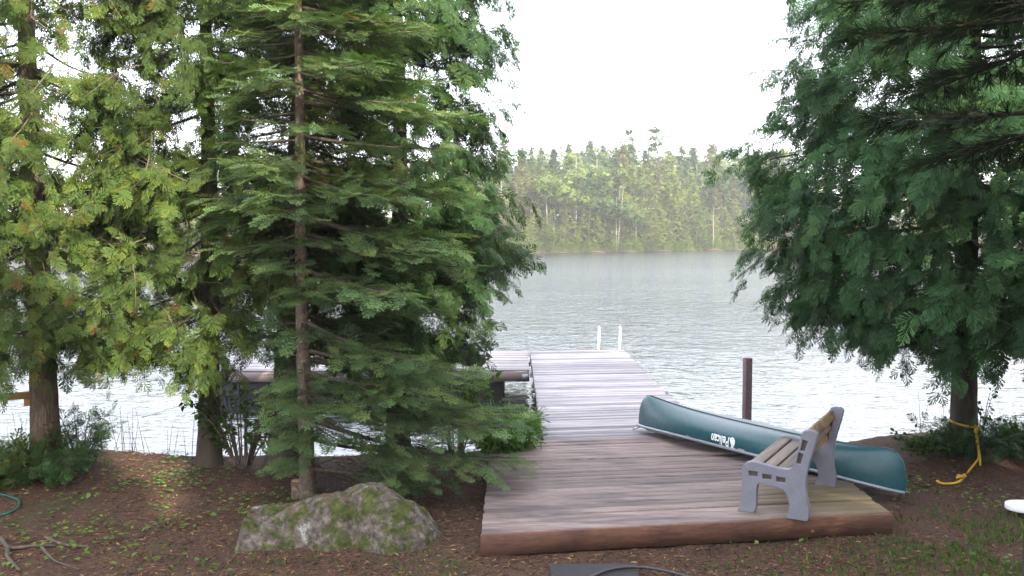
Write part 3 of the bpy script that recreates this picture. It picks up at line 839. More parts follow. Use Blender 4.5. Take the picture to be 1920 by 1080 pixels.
def cedar(name, label, base, lean, height, r0, prof, zlo, nb, plumes=6, per=9, size=0.25, mat='cedar_leaf', yellow=0.2, dead=0.01, dens_top=None, droop=0.5, bark='cedar_bark', group=None, az=None, skirt=0.0, gap=None, fill=0, zfill=None, face=0.5, fr=.12):
    """arborvitae: short upswept boughs carrying hanging fans of scale leaves"""
    t = thing(name, label, 'tree', base, group=group)
    b0 = np.array(base, float)
    path = trunk_path((0, 0, 0), lean, height)
    hh = path[:, 2]
    rad = r0 * np.clip(1 - hh / height, 0.05, 1) ** 0.75
    obj('trunk', trunk_mesh('trunk', path, rad, M[bark]), t)
    W = MB(); P, A, Nn, S, C = [], [], [], [], []
    for k in range(nb):
        z = zlo + (height - zlo - 0.15) * (rng.random() if dens_top is None else rng.random() ** dens_top)
        hi = z + base[2] > 6.6
        if hi and rng.random() < .55: continue
        f = z / height
        phi = rng.uniform(0, 2 * math.pi) if az is None else rng.normal(az[0], az[1])
        L = prof(z) * rng.uniform(0.78, 1.03)
        ax_ = np.array([np.interp(z, hh, path[:, 0]), np.interp(z, hh, path[:, 1]), z])
        if gap is not None and gap(b0 + ax_, phi, z): continue
        rd = np.array([math.cos(phi), math.sin(phi), 0]); tg = np.array([-rd[1], rd[0], 0])
        m = 9; s = np.linspace(0, 1, m)[:, None]
        dr = droop * rng.uniform(.7, 1.3) * np.clip(1.4 - 1.1 * f, .2, 1.4)
        bend = rng.uniform(-.18, .18)
        pts = ax_ + rd * L * s + tg * L * bend * s ** 2 + np.array([0, 0, 1.0]) * L * (-dr * s * (1 - s * .45) + .10 * s ** 3)
        W.tube(pts, np.linspace(0.008 + .009 * L, 0.004, m), 5, False)
        npl = max(2, int(plumes * (0.45 + 0.55 * L / 1.8)))
        for q in range(npl):
            u = rng.uniform(0.18, 1.0) ** 0.75
            o = ax_ + rd * L * u + tg * L * bend * u ** 2 + np.array([0, 0, 1.0]) * L * (-dr * u * (1 - u * .45) + .10 * u ** 3)
            sd = rng.choice([-1, 1]) * rng.uniform(.25, 1.0)
            pd = unit(rd * rng.uniform(.35, 1.0) + tg * sd + np.array([0, 0, rng.uniform(-.75, .1)]))
            pl = rng.uniform(.28, .55) * (0.75 + .25 * min(1, L))
            pts2 = o + pd * pl * np.linspace(0, 1, 4)[:, None] + np.array([0, 0, -1.0]) * .18 * pl * np.linspace(0, 1, 4)[:, None] ** 2
            W.tube(pts2, np.linspace(.006, .003, 4), 3, False)
            nrm = unit(rd * rng.uniform(.2, .9) + np.array([0, 0, rng.uniform(.35, 1.0)]) + rng.normal(0, .25, 3))
            lat = unit(np.cross(pd, nrm))
            cb = rng.uniform(.72, 1.28)
            n = per if not hi else max(4, per // 2)
            uu = rng.uniform(0.05, 1.0, n)
            ss = rng.choice([-1.0, 1.0], n) * rng.uniform(.1, 1.0, n)
            pos = o + pd * (pl * uu)[:, None] + np.array([0, 0, -1.0]) * (.18 * pl * uu ** 2)[:, None]
            axs = pd[None] * 0.8 + lat[None] * ss[:, None] + np.array([0, 0, -1.0]) * rng.uniform(.1, .9, n)[:, None] * (0.6 + skirt) + rng.normal(0, .18, (n, 3))
            P.append(pos); A.append(unit(axs)); Nn.append(unit(nrm[None] + rng.normal(0, .30, (n, 3)))); S.append(size * (1.5 if hi else 1) * rng.uniform(.65, 1.2, n))
            C.append(leaf_tint(n, .13, yellow, dead, cb))
    # hanging clumps that close the crown between the boughs
    z0f, z1f = zfill or (zlo - .25, min(height - .5, 6.6))
    for k in range(fill):
        z = rng.uniform(z0f, z1f)
        phi = rng.uniform(-math.pi * 1.12, .12 * math.pi) if rng.random() < face else rng.uniform(0, 2 * math.pi)
        rr_ = prof(z) * rng.uniform(fr, .98) ** .6
        rd = np.array([math.cos(phi), math.sin(phi), 0])
        c0 = np.array([np.interp(z, hh, path[:, 0]), np.interp(z, hh, path[:, 1]), z]) + rd * rr_
        cb = rng.uniform(.62, 1.30); n1 = rng.integers(4, 8); yw = yellow * rng.uniform(.3, 1.7)
        for q in range(n1):
            o = c0 + rng.normal(0, 1, 3) * [.17, .17, .11]
            pd = unit(rd * rng.uniform(.3, .9) + rng.normal(0, .45, 3) + [0, 0, -rng.uniform(.15, .9)])
            pl = rng.uniform(.22, .42)
            nrm = unit(rd * rng.uniform(.3, 1.0) + np.array([0, 0, rng.uniform(.3, 1.0)]) + rng.normal(0, .25, 3))
            lat = unit(np.cross(pd, nrm)); n = per
            uu = rng.uniform(0.0, 1.0, n); ss = rng.choice([-1.0, 1.0], n) * rng.uniform(.1, 1.0, n)
            P.append(o + pd * (pl * uu)[:, None] + np.array([0, 0, -1.0]) * (.2 * pl * uu ** 2)[:, None])
            A.append(unit(pd[None] * .8 + lat[None] * ss[:, None] + np.array([0, 0, -1.0]) * rng.uniform(.1, .9, n)[:, None] * .7 + rng.normal(0, .18, (n, 3))))
            Nn.append(unit(nrm[None] + rng.normal(0, .3, (n, 3)))); S.append(size * .92 * rng.uniform(.6, 1.15, n)); C.append(leaf_tint(n, .12, yw, dead, cb))
        W.tube([c0 - rd * .30 + [0, 0, .05], c0, c0 + rd * .16 - [0, 0, .08]], [.006, .005, .003], 3, False)
    if dead > .012:
        D = MB()
        for k in range(60):
            z = rng.uniform(zlo, 6.4); phi = rng.uniform(-math.pi, 0); r_ = prof(z) * rng.uniform(.45, .95)
            o = np.array([math.cos(phi) * r_, math.sin(phi) * r_, z]); dv_ = unit(rng.normal(0, .8, 3) + [math.cos(phi) * .4, math.sin(phi) * .4, -.5]); L = rng.uniform(.35, .9)
            q1 = o + dv_ * L * .5 + rng.normal(0, .05, 3); q2 = o + dv_ * L + [0, 0, -.12 * L]
            D.tube([o, q1, q2], [.006, .0045, .002], 4, False)
            for w in range(2):
                e = q1 + rng.normal(0, .16, 3); D.tube([q1, e], [.003, .0015], 3, False)
        D.build('dead_twigs', M['twig'], t, True)['kind'] = 'stuff'
    P, A, Nn, S, C = [np.concatenate(k) for k in (P, A, Nn, S, C)]
    W.build('limbs', M['limb'] if bark != 'dark_bark' else M['dark_bark'], t, True)['kind'] = 'stuff'
    obj('crown', scatter('crown', 'cedar', P, A, Nn, S, C, M[mat]), t)
    return t

def fir(name, label, base, lean, height, r0, prof, zlo, whorl=0.30, size=0.24, dens=26, side=None, bark='fir_bark', kind='fir', mat='fir_leaf', dead_below=None, droop=(.18, .30), yellow=.18, per_whorl=(4, 7)):
    """fir: level flat boughs in whorls, herringbone side shoots"""
    t = thing(name, label, 'tree', base)
    path = trunk_path((0, 0, 0), lean, height); hh = path[:, 2]
    obj('trunk', trunk_mesh('trunk', path, r0 * np.clip(1 - hh / height, .06, 1) ** .8, M[bark], 0.03, 18, 0.25), t)
    W = MB(); P, A, Nn, S, C = [], [], [], [], []
    z = zlo
    up = np.array([0, 0, 1.0])
    while z < height - .2:
        nbw = rng.integers(*per_whorl); ph0 = rng.uniform(0, 6.28)
        for q in range(nbw):
            phi = ph0 + q * 2 * math.pi / nbw + rng.uniform(-.35, .35)
            zz = z + rng.uniform(-.17, .17)
            L = prof(zz) * rng.uniform(.7, 1.1)
            if side is not None: L *= side(phi, zz)
            if L < .15: continue
            rd = np.array([math.cos(phi), math.sin(phi), 0]); tg = np.array([-rd[1], rd[0], 0])
            ax_ = np.array([np.interp(zz, hh, path[:, 0]), np.interp(zz, hh, path[:, 1]), zz])
            dr = rng.uniform(*droop) * (1.3 - .8 * zz / height); bend = rng.uniform(-.15, .15)
            def pt(u): return ax_ + rd * L * u + tg * L * bend * u * u + up * L * (-dr * u + .45 * dr * u * u)
            W.tube([pt(u) for u in np.linspace(0, 1, 8)], np.linspace(.008 + .010 * L, .004, 8), 5, False)
            bare = rng.uniform(.15, .32)
            if dead_below is not None and zz < dead_below: bare = rng.uniform(.45, .75)
            ns = int(dens * L * (1 - bare) + 3)
            cb = rng.uniform(.75, 1.25)
            for k in range(ns):
                u = bare + (1 - bare) * (k + rng.random()) / ns
                o = pt(u)
                sd = 1 if k % 2 else -1
                sl = (0.52 * L * (1 - u) ** .7 + .10) * rng.uniform(.6, 1.1)      # side shoot reach
                d = unit(rd * .75 + tg * sd * .85 + up * rng.uniform(-.28, .08))
                nn = max(1, int(sl / .13))
                for h in range(nn):
                    w = (h + .3) / nn
                    dd = unit(d + rd * .15 + rng.normal(0, .22, 3))
                    P.append(o + d * sl * w * .9 + up * (-.10 * sl * w * w)); A.append(dd)
                    Nn.append(unit(up + rd * .1 + rng.normal(0, .22, 3))); S.append(size * rng.uniform(.7, 1.15) * (1 if w < .6 else .85))
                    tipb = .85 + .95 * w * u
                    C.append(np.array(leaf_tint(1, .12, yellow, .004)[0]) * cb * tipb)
                if sl > .35: W.tube([o, o + d * sl * .5, o + d * sl * .9 - up * .08 * sl], [.005, .004, .003], 3, False)
        z += whorl * rng.uniform(.75, 1.2)
    W.build('limbs', M['limb'] if bark != 'dark_bark' else M['dark_bark'], t, True)['kind'] = 'stuff'
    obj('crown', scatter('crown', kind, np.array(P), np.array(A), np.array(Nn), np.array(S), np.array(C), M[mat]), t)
    return t

def on_ground(px, py, dz=0.0):
    p = at(px, py, z=0.0); return Vector((p.x, p.y, float(ground_z(p.x, p.y)) + dz))

# --- the big cedar on the right
bR = on_ground(1806, 868)
def profR(z): return np.interp(z, [.9, 1.6, 2.1, 2.7, 3.4, 4.2, 5.0, 5.8, 7.5, 9.5, 11], [.9, 1.75, 2.2, 2.5, 2.55, 2.42, 2.25, 2.0, 1.5, .9, .2])
cedar('cedar_tree', 'full bluish green cedar with a yellow rope round its trunk', bR, (-.05, .1), 10.5, .155, profR, 1.7, 110, 8, 11, .235, 'cedar_leaf_blue', .14, .002, 1.25, .22, 'dark_bark', fill=580, zfill=(1.5, 6.4), face=.7, fr=.35)
# --- cedars on the left
b1 = on_ground(88, 885)
def prof1(z): return np.interp(z, [1, 2, 3.5, 6, 8, 10], [1.3, 1.7, 1.75, 1.55, 1.1, .2])
cedar('cedar_tree', 'cedar with stringy bark carrying the wooden rail', b1, (-.15, .1), 9.6, .165, prof1, 1.65, 95, 8, 11, .20, 'cedar_leaf', .27, .016, 1.25, .46, fill=255, zfill=(1.45, 6.9), face=.6, fr=.2)
b2 = on_ground(392, 872)
def prof2(z): return np.interp(z, [1, 2, 3.5, 6, 8, 9.5], [1.1, 1.5, 1.6, 1.35, 1.0, .2])
cedar('cedar_tree', 'slim dark trunked cedar between the rail cedar and the thick trunk', b2, (.12, .1), 9.2, .135, prof2, 1.7, 90, 8, 11, .20, 'cedar_leaf', .22, .016, 1.2, .46, 'dark_bark', fill=140, zfill=(1.5, 6.4), face=.55)
b3 = on_ground(530, 876)
def prof3(z): return np.interp(z, [1, 2, 3.5, 6, 8, 9.5], [.9, 1.2, 1.4, 1.25, .9, .2])
cedar('cedar_tree', 'thick dark leaning cedar trunk directly behind the fir', b3, (.55, .3), 9.0, .19, prof3, 2.1, 50, 7, 11, .20, 'cedar_leaf', .22, .012, 1.2, .45, 'dark_bark', fill=50, face=.3)
b4 = Vector((-1.55, 12.1, -0.1))
def prof4(z): return np.interp(z, [1, 1.6, 2.2, 2.7, 3.6, 4.4, 5.3, 6.2, 7.6, 9.0], [.4, .8, 1.15, 1.5, 1.6, 1.15, 1.4, 1.2, .8, .2])
cedar('cedar_tree', 'dense cedar behind the fir reaching out over the dock', b4, (.1, .1), 8.8, .15, prof4, 1.45, 100, 8, 11, .23, 'cedar_leaf_mid', .18, .004, 1.25, .35, 'dark_bark', fill=185, zfill=(1.3, 6.6), face=.2, fr=.3)
b0 = Vector((-7.6, 10.6, 0))
cedar('cedar_tree', 'cedar left of the rail, only its boughs in view', b0, (0, 0), 9.0, .16, prof1, 1.5, 60, 7, 10, .23, 'cedar_leaf', .30, .01, 1.3, .45, fill=90, zfill=(1.4, 6.6))

# --- the fir in front
bf = on_ground(578, 934)
def proff(z): return np.interp(z, [0, .6, 1.2, 2.2, 3.4, 5, 7, 8.8], [1.95, 2.3, 2.25, 1.95, 1.85, 1.55, .95, .1])
def sidef(phi, z):
    c = math.cos(phi)                                   # boughs reach towards the deck, short on the other side
    f = 1.0 if math.sin(phi) > -.45 or c > .72 else (.85 if z > 3.2 else .48)   # few boughs in front of the lower trunk
    return (0.60 + 0.46 * c if z < 2.6 else 0.80 + 0.24 * c) * f
fir('fir_tree', 'fir with flat green boughs and thin patchy trunk beside the boulder', bf, (-.12, .0), 8.6, .085, proff, .45, .235, .262, 20, sidef, dead_below=None, per_whorl=(5, 8), yellow=.22, droop=(.06, .40))

# --- pine at the right edge, its dark boughs hang into the top corner
bp = Vector((3.65, 6.05, 0))
def profp(z): return np.interp(z, [3, 4, 6, 9, 11], [1.55, 1.7, 1.7, 1.2, .2])
def sidep(phi, z): return 1.0 if math.cos(phi) < .3 else .8
fir('pine_tree', 'dark pine at the edge of the yard with bare hanging boughs', bp, (.25, .1), 10.5, .17, profp, 3.75, .5, .28, 24, sidep, 'dark_bark', 'pine', 'pine_leaf', droop=(.10, .38), yellow=.05, per_whorl=(4, 6))

# --- unseen trees added behind the camera to keep the low sun off the deck
n = 3600
z = .08 + .92 * rng.random(n) ** 1.15
r = np.clip(1.03 - z ** 1.6, .03, 1) * np.sqrt(rng.uniform(.1, 1, n)); a = rng.uniform(0, 6.283, n)
A = unit(np.stack([np.cos(a), np.sin(a), -.4 + 0 * a], 1) + rng.normal(0, .3, (n, 3)))
P = np.stack([r * np.cos(a) * 2.5, r * np.sin(a) * 2.5, z * 10], 1)
YC = scatter('crown', 'narrow', P, A, unit(rng.normal(0, 1, (n, 3)) + [0, 0, .6]), rng.uniform(.7, 1.3, n), leaf_tint(n), M['cedar_leaf'])
path = trunk_path((0, 0, 0), (0, 0), 10, .5)
YT = trunk_mesh('trunk', path, .2 * np.clip(1 - path[:, 2] / 10, .05, 1), M['dark_bark'])
def shade_tree(x, y, h, rr, label):
    t = thing('shade_tree', label, 'tree', (x, y, 0), rng.uniform(0, 6.28))
    obj('trunk', YT, t).scale = (1, 1, h / 10)
    obj('crown', YC, t).scale = (rr / 2.5, rr / 2.5, h / 10)
for x, y, h, rr, lb in ((2.6, -4.4, 10.0, 2.2, 'shade cedar added behind the camera opposite the ramp'), (6.2, -3.2, 10.6, 2.3, 'shade cedar added behind the camera opposite the deck'), (9.6, -2.0, 11.5, 2.5, 'tall shade cedar added behind the camera opposite the bench'),
                        (13.0, 0.2, 13.5, 2.8, 'tallest shade cedar added out of view opposite the rope cedar'), (16.2, 2.6, 13.0, 2.8, 'tall shade cedar added out of view at the row end'), (4.6, -7.6, 11.0, 2.8, 'broad shade cedar added to fill the gap behind the first row'), (8.0, -6.2, 11.5, 2.8, 'shade cedar added in the second row out of view')):
    shade_tree(x, y, h, rr, lb)

# ------------------------------------------------------------------ small things on the bank
# cut stump by the fir
sp = on_ground(558, 932)
st = thing('tree_stump', 'small sawn stump touching the fir trunk', 'stump', sp)
path = np.array([(0.0, 0, -.06), (0, 0, .02), (.004, 0, .09), (.0, 0, .15), (-.004, 0, .185)]); 
obj('bark', trunk_mesh('bark', path, np.full(5, .062), M['fir_bark'], .05, 14, .3), st)
MB().tube([(0, 0, .17), (0, 0, .19)], .060, 14).build('cut_face', M['cut_wood'], st)

# wooden rail fixed to the left cedar
e0, e1 = at(62, 740, y=10.95), at(-90, 752, y=10.6)
dv = (e1 - e0); ln = dv.length
rail = thing('wooden_rail', 'horizontal orange brown timber rail nailed to the left cedar', 'rail', e0, math.atan2(dv.y, dv.x))
o = MB().box((ln / 2, 0, 0), (ln, .09, .075)).build('beam', M['rail'], rail, bevel=.006)
o.rotation_euler = (0, -math.asin(dv.z / ln), 0)
MB().box((.05, .0, -.085), (.10, .085, .09)).build('block', M['rail'], rail, bevel=.005)

# hoses, slab, sticks, white board, rope
P = [on_ground(*q, .015) for q in ((-40, 985), (-5, 973), (20, 966), (34, 955), (36, 944), (24, 935), (8, 930), (-20, 926), (-60, 925))]
def smooth_path(P, n=8):
    P = np.array([tuple(p) for p in P], float); out = []
    for i in range(len(P) - 1):
        p0, p1, p2, p3 = P[max(i - 1, 0)], P[i], P[i + 1], P[min(i + 2, len(P) - 1)]
        for t in np.linspace(0, 1, n, endpoint=False):
            out.append(.5 * ((2 * p1) + (-p0 + p2) * t + (2 * p0 - 5 * p1 + 4 * p2 - p3) * t * t + (-p0 + 3 * p1 - 3 * p2 + p3) * t ** 3))
    out.append(P[-1]); return np.array(out)
tag(MB().tube(smooth_path(P), .014, 8).build('garden_hose', M['hose'], None, True), 'dark green garden hose looped on the bare soil', 'hose')
a = on_ground(1030, 1064); b = on_ground(1190, 1064)
tag(MB().prism([(a.x, a.y - .75), (b.x + .01, b.y - .75), (b.x, b.y), (a.x, a.y)], -.05, .035).build('paving_slab', M['slab'], None, bevel=.008), 'dark paving slab in the ground before the deck front', 'slab')
P = [Vector((x, y, .055)) for x, y in ((.62, 7.25), (.78, 7.42), (.95, 7.50), (1.12, 7.50), (1.28, 7.42), (1.5, 7.25))]
tag(MB().tube(smooth_path(P), .013, 8).build('black_hose', M['black_plastic'], None, True), 'black hose lying across the dark slab', 'hose')
def stick(name, pix, r0, r1, lb, dz=.02, cat='stick'):
    P = [on_ground(x, y, dz) for x, y in pix]
    Pp = smooth_path(P, 5)
    return tag(MB().tube(Pp, np.linspace(r0, r1, len(Pp)), 7).build(name, M['limb'], None, True), lb, cat)
stick('fallen_branch', ((2, 1014), (18, 1030), (60, 1028), (105, 1026)), .024, .008, 'grey crooked fallen branch on soil near the green hose')
stick('fallen_branch', ((16, 1030), (14, 1045), (24, 1060), (38, 1072)), .022, .012, 'short forked piece of branch below the crooked branch')
stick('fallen_branch', ((85, 1010), (120, 1024), (160, 1030), (165, 1032)), .020, .007, 'thin curved branch right of the crooked branch')
stick('fallen_branch', ((78, 1030), (95, 1048), (110, 1060), (150, 1072)), .016, .006, 'slim straight branch beyond the forked piece')
stick('fallen_twig', ((90, 962), (128, 952)), .007, .004, 'straight pale twig lying above the green hose')
pw = on_ground(1900, 974)
wb = []
for a in np.linspace(math.pi / 2, 3 * math.pi / 2, 14): wb.append((.16 + .15 * math.cos(a), .15 * math.sin(a)))
wb += [(2.2, -.15), (2.2, .15)]
board = MB().prism(wb, 0.015, .075).build('white_board', M['white_plastic'], None, bevel=.012)
board.location = (pw.x - .0, pw.y + .16, pw.z + .02); board.rotation_euler = (0, 0, -.06)
tag(board, 'white rounded end of a plastic board on the grass', 'board')

# yellow rope round the right cedar
yr = bR
rr = .175
zt = at(1800, 788, y=bR.y).z
ropeP = []
for a in np.linspace(R(170), R(395), 20): ropeP.append((yr.x + rr * math.cos(a), yr.y + rr * math.sin(a), zt - (a - R(170)) / R(225) * .11))
rope = thing('yellow_rope', 'yellow rope tied round the right cedar and trailing to ground', 'rope')
MB().tube(ropeP, .014, 7).build('loop', M['rope_yellow'], rope, True)
yk = bR.y - .20
k0 = at(1831, 803, y=yk)
MB().tube(smooth_path([k0 + Vector((-.03, 0, .03)), k0 + Vector((.02, -.03, .01)), k0 + Vector((.03, .02, -.03)), k0 + Vector((-.02, .0, -.04)), k0 + Vector((-.01, -.03, .02))]), .016, 7).build('knot', M['rope_yellow'], rope, True)
for pix in (((1831, 803), (1834, 830), (1837, 855), (1838, 873)), ((1829, 805), (1832, 830), (1835, 850), (1833, 862), (1815, 885), (1808, 905))):
    MB().tube(smooth_path([at(x, y, y=np.interp(y, (803, 905), (yk - .03, on_ground(1808, 905).y))) for x, y in pix]), .012, 7).build('tail', M['rope_yellow'], rope, True)
gp = [on_ground(x, y, .03) for x, y in ((1808, 905), (1800, 913), (1785, 916), (1765, 915), (1757, 911))]
MB().tube(smooth_path(gp), .015, 7).build('tail', M['rope_yellow'], rope, True)
c = on_ground(1801, 911, .045)
MB().tube(smooth_path([c + Vector(q) for q in ((-.05, 0, 0), (0, -.03, .03), (.05, 0, .02), (.02, .03, -.01), (-.03, .0, .03), (.03, -.02, 0))]), .016, 7).build('knot', M['rope_yellow'], rope, True)

# dark shore rock beyond the right cedar
def rock(px, py, sx, sy, sz, lb, seed, yy=None):
    bm = bmesh.new(); bmesh.ops.create_icosphere(bm, subdivisions=4, radius=1)
    for v in bm.verts:
        n = mnoise.fractal(v.co * 1.3 + Vector((seed, 0, 0)), 1, 2, 4)
        v.co = Vector((v.co.x * sx, v.co.y * sy, v.co.z * sz)) * (1 + .28 * n)
    me = bpy.data.meshes.new('shore_rock'); bm.to_mesh(me); bm.free(); me.materials.append(M['dark_rock'])
    for p in me.polygons: p.use_smooth = True
    q = at(px, py, y=yy)
    o = obj('shore_rock', me, None, q); return tag(o, lb, 'rock')
rock(1752, 862, .30, .35, .20, 'dark rounded rock at the water edge left of rope cedar', 3, 12.3)

# ------------------------------------------------------------------ shrubs, seedlings, ground cover, grass, litter, reeds
def shrub(name, label, base, n_st, h, spread, kind, mat, leaf, per, yellow=.2, lean=(0, 0), bark='twig', cat='shrub', dark=1.0):
    t = thing(name, label, cat, base)
    W = MB(); P, A, Nn, S, C = [], [], [], [], []
    for k in range(n_st):
        a = rng.uniform(0, 6.283); sp = spread * math.sqrt(rng.random()); hh = h * rng.uniform(.6, 1.05)
        tip = np.array([math.cos(a) * sp + lean[0] * hh, math.sin(a) * sp + lean[1] * hh, hh])
        b = np.array([math.cos(a), math.sin(a), 0]) * .12 * spread
        u = np.linspace(0, 1, 6)[:, None]
        pts = b + (tip - b) * u + np.array([0, 0, 1.0]) * (.15 * hh * np.sin(u * math.pi))
        W.tube(pts, np.linspace(.009, .003, 6) * (.6 + h * .5), 4, False)
        uu = rng.uniform(.22, 1.0, per)
        pos = b + (tip - b) * uu[:, None] + np.array([0, 0, 1.0]) * (.15 * hh * np.sin(uu * math.pi))[:, None]
        out = unit(np.array([math.cos(a), math.sin(a), .25]) + rng.normal(0, .75, (per, 3)))
        pos = pos + out * rng.uniform(0, .16 * spread + .02, per)[:, None]
        P.append(pos); A.append(unit(out + np.array([0, 0, -.15]))); Nn.append(unit(np.array([0, 0, 1.0]) + rng.normal(0, .5, (per, 3))))
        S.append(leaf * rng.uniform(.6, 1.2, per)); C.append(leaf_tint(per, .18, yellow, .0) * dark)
    W.build('stems', M[bark], t, True)
    obj('foliage', scatter('foliage', kind, *[np.concatenate(q) for q in (P, A, Nn, S, C)], M[mat]), t)
    return t
q = at(962, 872, z=.0)
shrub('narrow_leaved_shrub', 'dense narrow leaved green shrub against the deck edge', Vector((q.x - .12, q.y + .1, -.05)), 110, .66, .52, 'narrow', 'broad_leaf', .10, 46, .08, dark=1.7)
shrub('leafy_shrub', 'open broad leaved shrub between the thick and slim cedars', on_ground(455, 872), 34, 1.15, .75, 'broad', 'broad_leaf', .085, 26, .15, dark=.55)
shrub('leafy_shrub', 'small broad leaved shrub behind the fir near the side dock', Vector((-.75, 12.0, -.2)), 20, 1.5, .5, 'broad', 'broad_leaf', .085, 24, .15)
shrub('cedar_seedling', 'low cedar seedlings clustered round the rail cedar trunk', on_ground(95, 905), 36, .36, .62, 'cedar', 'cedar_leaf_mid', .17, 16, .15)
shrub('cedar_seedling', 'low yellowish cedar seedling left of the rail cedar', on_ground(8, 908), 22, .40, .45, 'cedar', 'cedar_leaf', .27, 12, .4)
shrub('cedar_seedling', 'ragged cedar seedling leaning right of the rail cedar', on_ground(150, 880), 18, .62, .40, 'cedar', 'cedar_leaf_mid', .17, 14, .1, dark=.8)
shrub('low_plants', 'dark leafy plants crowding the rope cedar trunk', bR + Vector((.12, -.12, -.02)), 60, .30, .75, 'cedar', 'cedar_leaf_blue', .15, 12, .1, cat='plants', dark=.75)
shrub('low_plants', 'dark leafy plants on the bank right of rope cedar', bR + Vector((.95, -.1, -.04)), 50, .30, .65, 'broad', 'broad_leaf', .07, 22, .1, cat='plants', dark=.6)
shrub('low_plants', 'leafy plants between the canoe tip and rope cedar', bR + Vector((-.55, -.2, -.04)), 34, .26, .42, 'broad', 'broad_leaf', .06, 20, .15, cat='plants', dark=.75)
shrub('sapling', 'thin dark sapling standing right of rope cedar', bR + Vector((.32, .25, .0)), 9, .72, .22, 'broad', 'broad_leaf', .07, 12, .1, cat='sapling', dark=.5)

def near_deck(x, y):
    yf = YA0 + (x - XA0) * SK
    return (x > XA0 - .05) & (x < XA0 + WA + .05) & (y > yf - .02) & (y < yf + 3.7)
def ground_pts(n, x0, x1, y0, y1, keep):
    x = rng.uniform(x0, x1, n); y = rng.uniform(y0, y1, n)
    m = (rng.random(n) < keep(x, y)) & ~near_deck(x, y) & (y < bank_y(x) + .02)
    x, y = x[m], y[m]
    return x, y, ground_z(x, y)
# round leaved ground cover, mostly on the left
def kc(x, y):
    d = fbm2(x, y, 1.1, 31, 3)
    left = np.exp(-((x + 3.6) / 1.3) ** 2 - ((y - 9.6) / 1.6) ** 2)
    right = 0.9 * np.exp(-((x - 4.6) / 1.1) ** 2 - ((y - 9.0) / 1.2) ** 2)
    return np.clip((left + right) * (d > -.05) * (.3 + d), 0, 1) * 1.2
x, y, z = ground_pts(26000, -7, 7, 7.0, 11.9, kc)
n = len(x)
gc = obj('ground_cover', scatter('ground_cover', 'broad', np.stack([x, y, z + rng.uniform(.02, .07, n)], 1), unit(rng.normal(0, 1, (n, 3)) * [1, 1, .12]), unit(np.array([0, 0, 1.0]) + rng.normal(0, .25, (n, 3))),
         rng.uniform(.035, .075, n), leaf_tint(n, .2, .3) * 1.5, M['broad_leaf']))
tag(gc, 'small round green leaves scattered over the bare soil', 'ground cover', kind='stuff')
# grass
def kg(x, y):
    d = fbm2(x, y, 1.4, 41, 3)
    return np.clip(np.exp(-((x - 4.6) / 1.5) ** 2 - ((y - 7.9) / .9) ** 2) * (d > -.15) * 1.1 + .25 * np.exp(-((x + .9) / .5) ** 2 - ((y - 7.75) / .25) ** 2) + .18 * np.exp(-((x + 2.1) / .5) ** 2 - ((y - 7.75) / .2) ** 2) + .10 * np.exp(-((x - 2.4) / 1.2) ** 2 - ((y - 7.7) / .4) ** 2), 0, 1)
x, y, z = ground_pts(42000, -4, 7, 6.9, 10.6, kg)
n = len(x)
gr = obj('grass', scatter('grass', 'narrow', np.stack([x, y, z - .005], 1), unit(np.array([0, 0, 1.0]) + rng.normal(0, .5, (n, 3))), unit(rng.normal(0, 1, (n, 3)) * [1, 1, .2]), rng.uniform(.03, .085, n), leaf_tint(n, .25, .25), M['broad_leaf']))
tag(gr, 'short patchy grass growing on the soil', 'grass', kind='stuff')
# fallen leaves and needles
def litter_mat():
    m, nt, N, L = new_mat('dry_leaf_litter')
    a = nd(nt, 'ShaderNodeAttribute'); a.attribute_name = 'tint'
    finish(nt, a.outputs['Color'], .9, spec=.2); return m
x, y, z = ground_pts(52000, -7, 7, 6.9, 11.9, lambda x, y: .25 + .55 * (fbm2(x, y, .9, 51, 3) > -.1))
n = len(x)
pal = np.array([(.20, .10, .05), (.12, .065, .04), (.30, .17, .08), (.07, .045, .035), (.38, .25, .12), (.16, .12, .09)])
lt = pal[rng.choice(6, n, p=[.27, .27, .14, .2, .05, .07])] * rng.uniform(.45, .8, (n, 1))
li = obj('leaf_litter', scatter('leaf_litter', 'narrow', np.stack([x, y, z + .008], 1), unit(rng.normal(0, 1, (n, 3)) * [1, 1, .15]), unit(np.array([0, 0, 1.0]) + rng.normal(0, .35, (n, 3))), rng.uniform(.025, .075, n), lt, litter_mat()))
tag(li, 'dry brown leaves and needles strewn on the soil', 'leaf litter', kind='stuff')
# reeds
def reeds(x0, x1, n, lb, hmax):
    W = MB()
    for k in range(n):
        x = rng.uniform(x0, x1); y = float(bank_y(np.array([x]))[0]) + rng.uniform(.25, 1.6); h = rng.uniform(.35, hmax)
        l = rng.normal(0, .10, 2)
        W.tube([(x, y, WATER - .2), (x + l[0] * .5 * h, y + l[1] * .5, WATER + h * .55), (x + l[0] * 1.6 * h, y + l[1], WATER + h + .25)], [.006, .005, .002], 4, False)
    tag(W.build('reeds', M['reed']), lb, 'reeds', kind='stuff')
reeds(-7.2, -2.8, 75, 'thin reed stems standing in water behind left bank', .85)
reeds(5.9, 7.6, 34, 'thin reed stems standing in water right of rope cedar', .95)

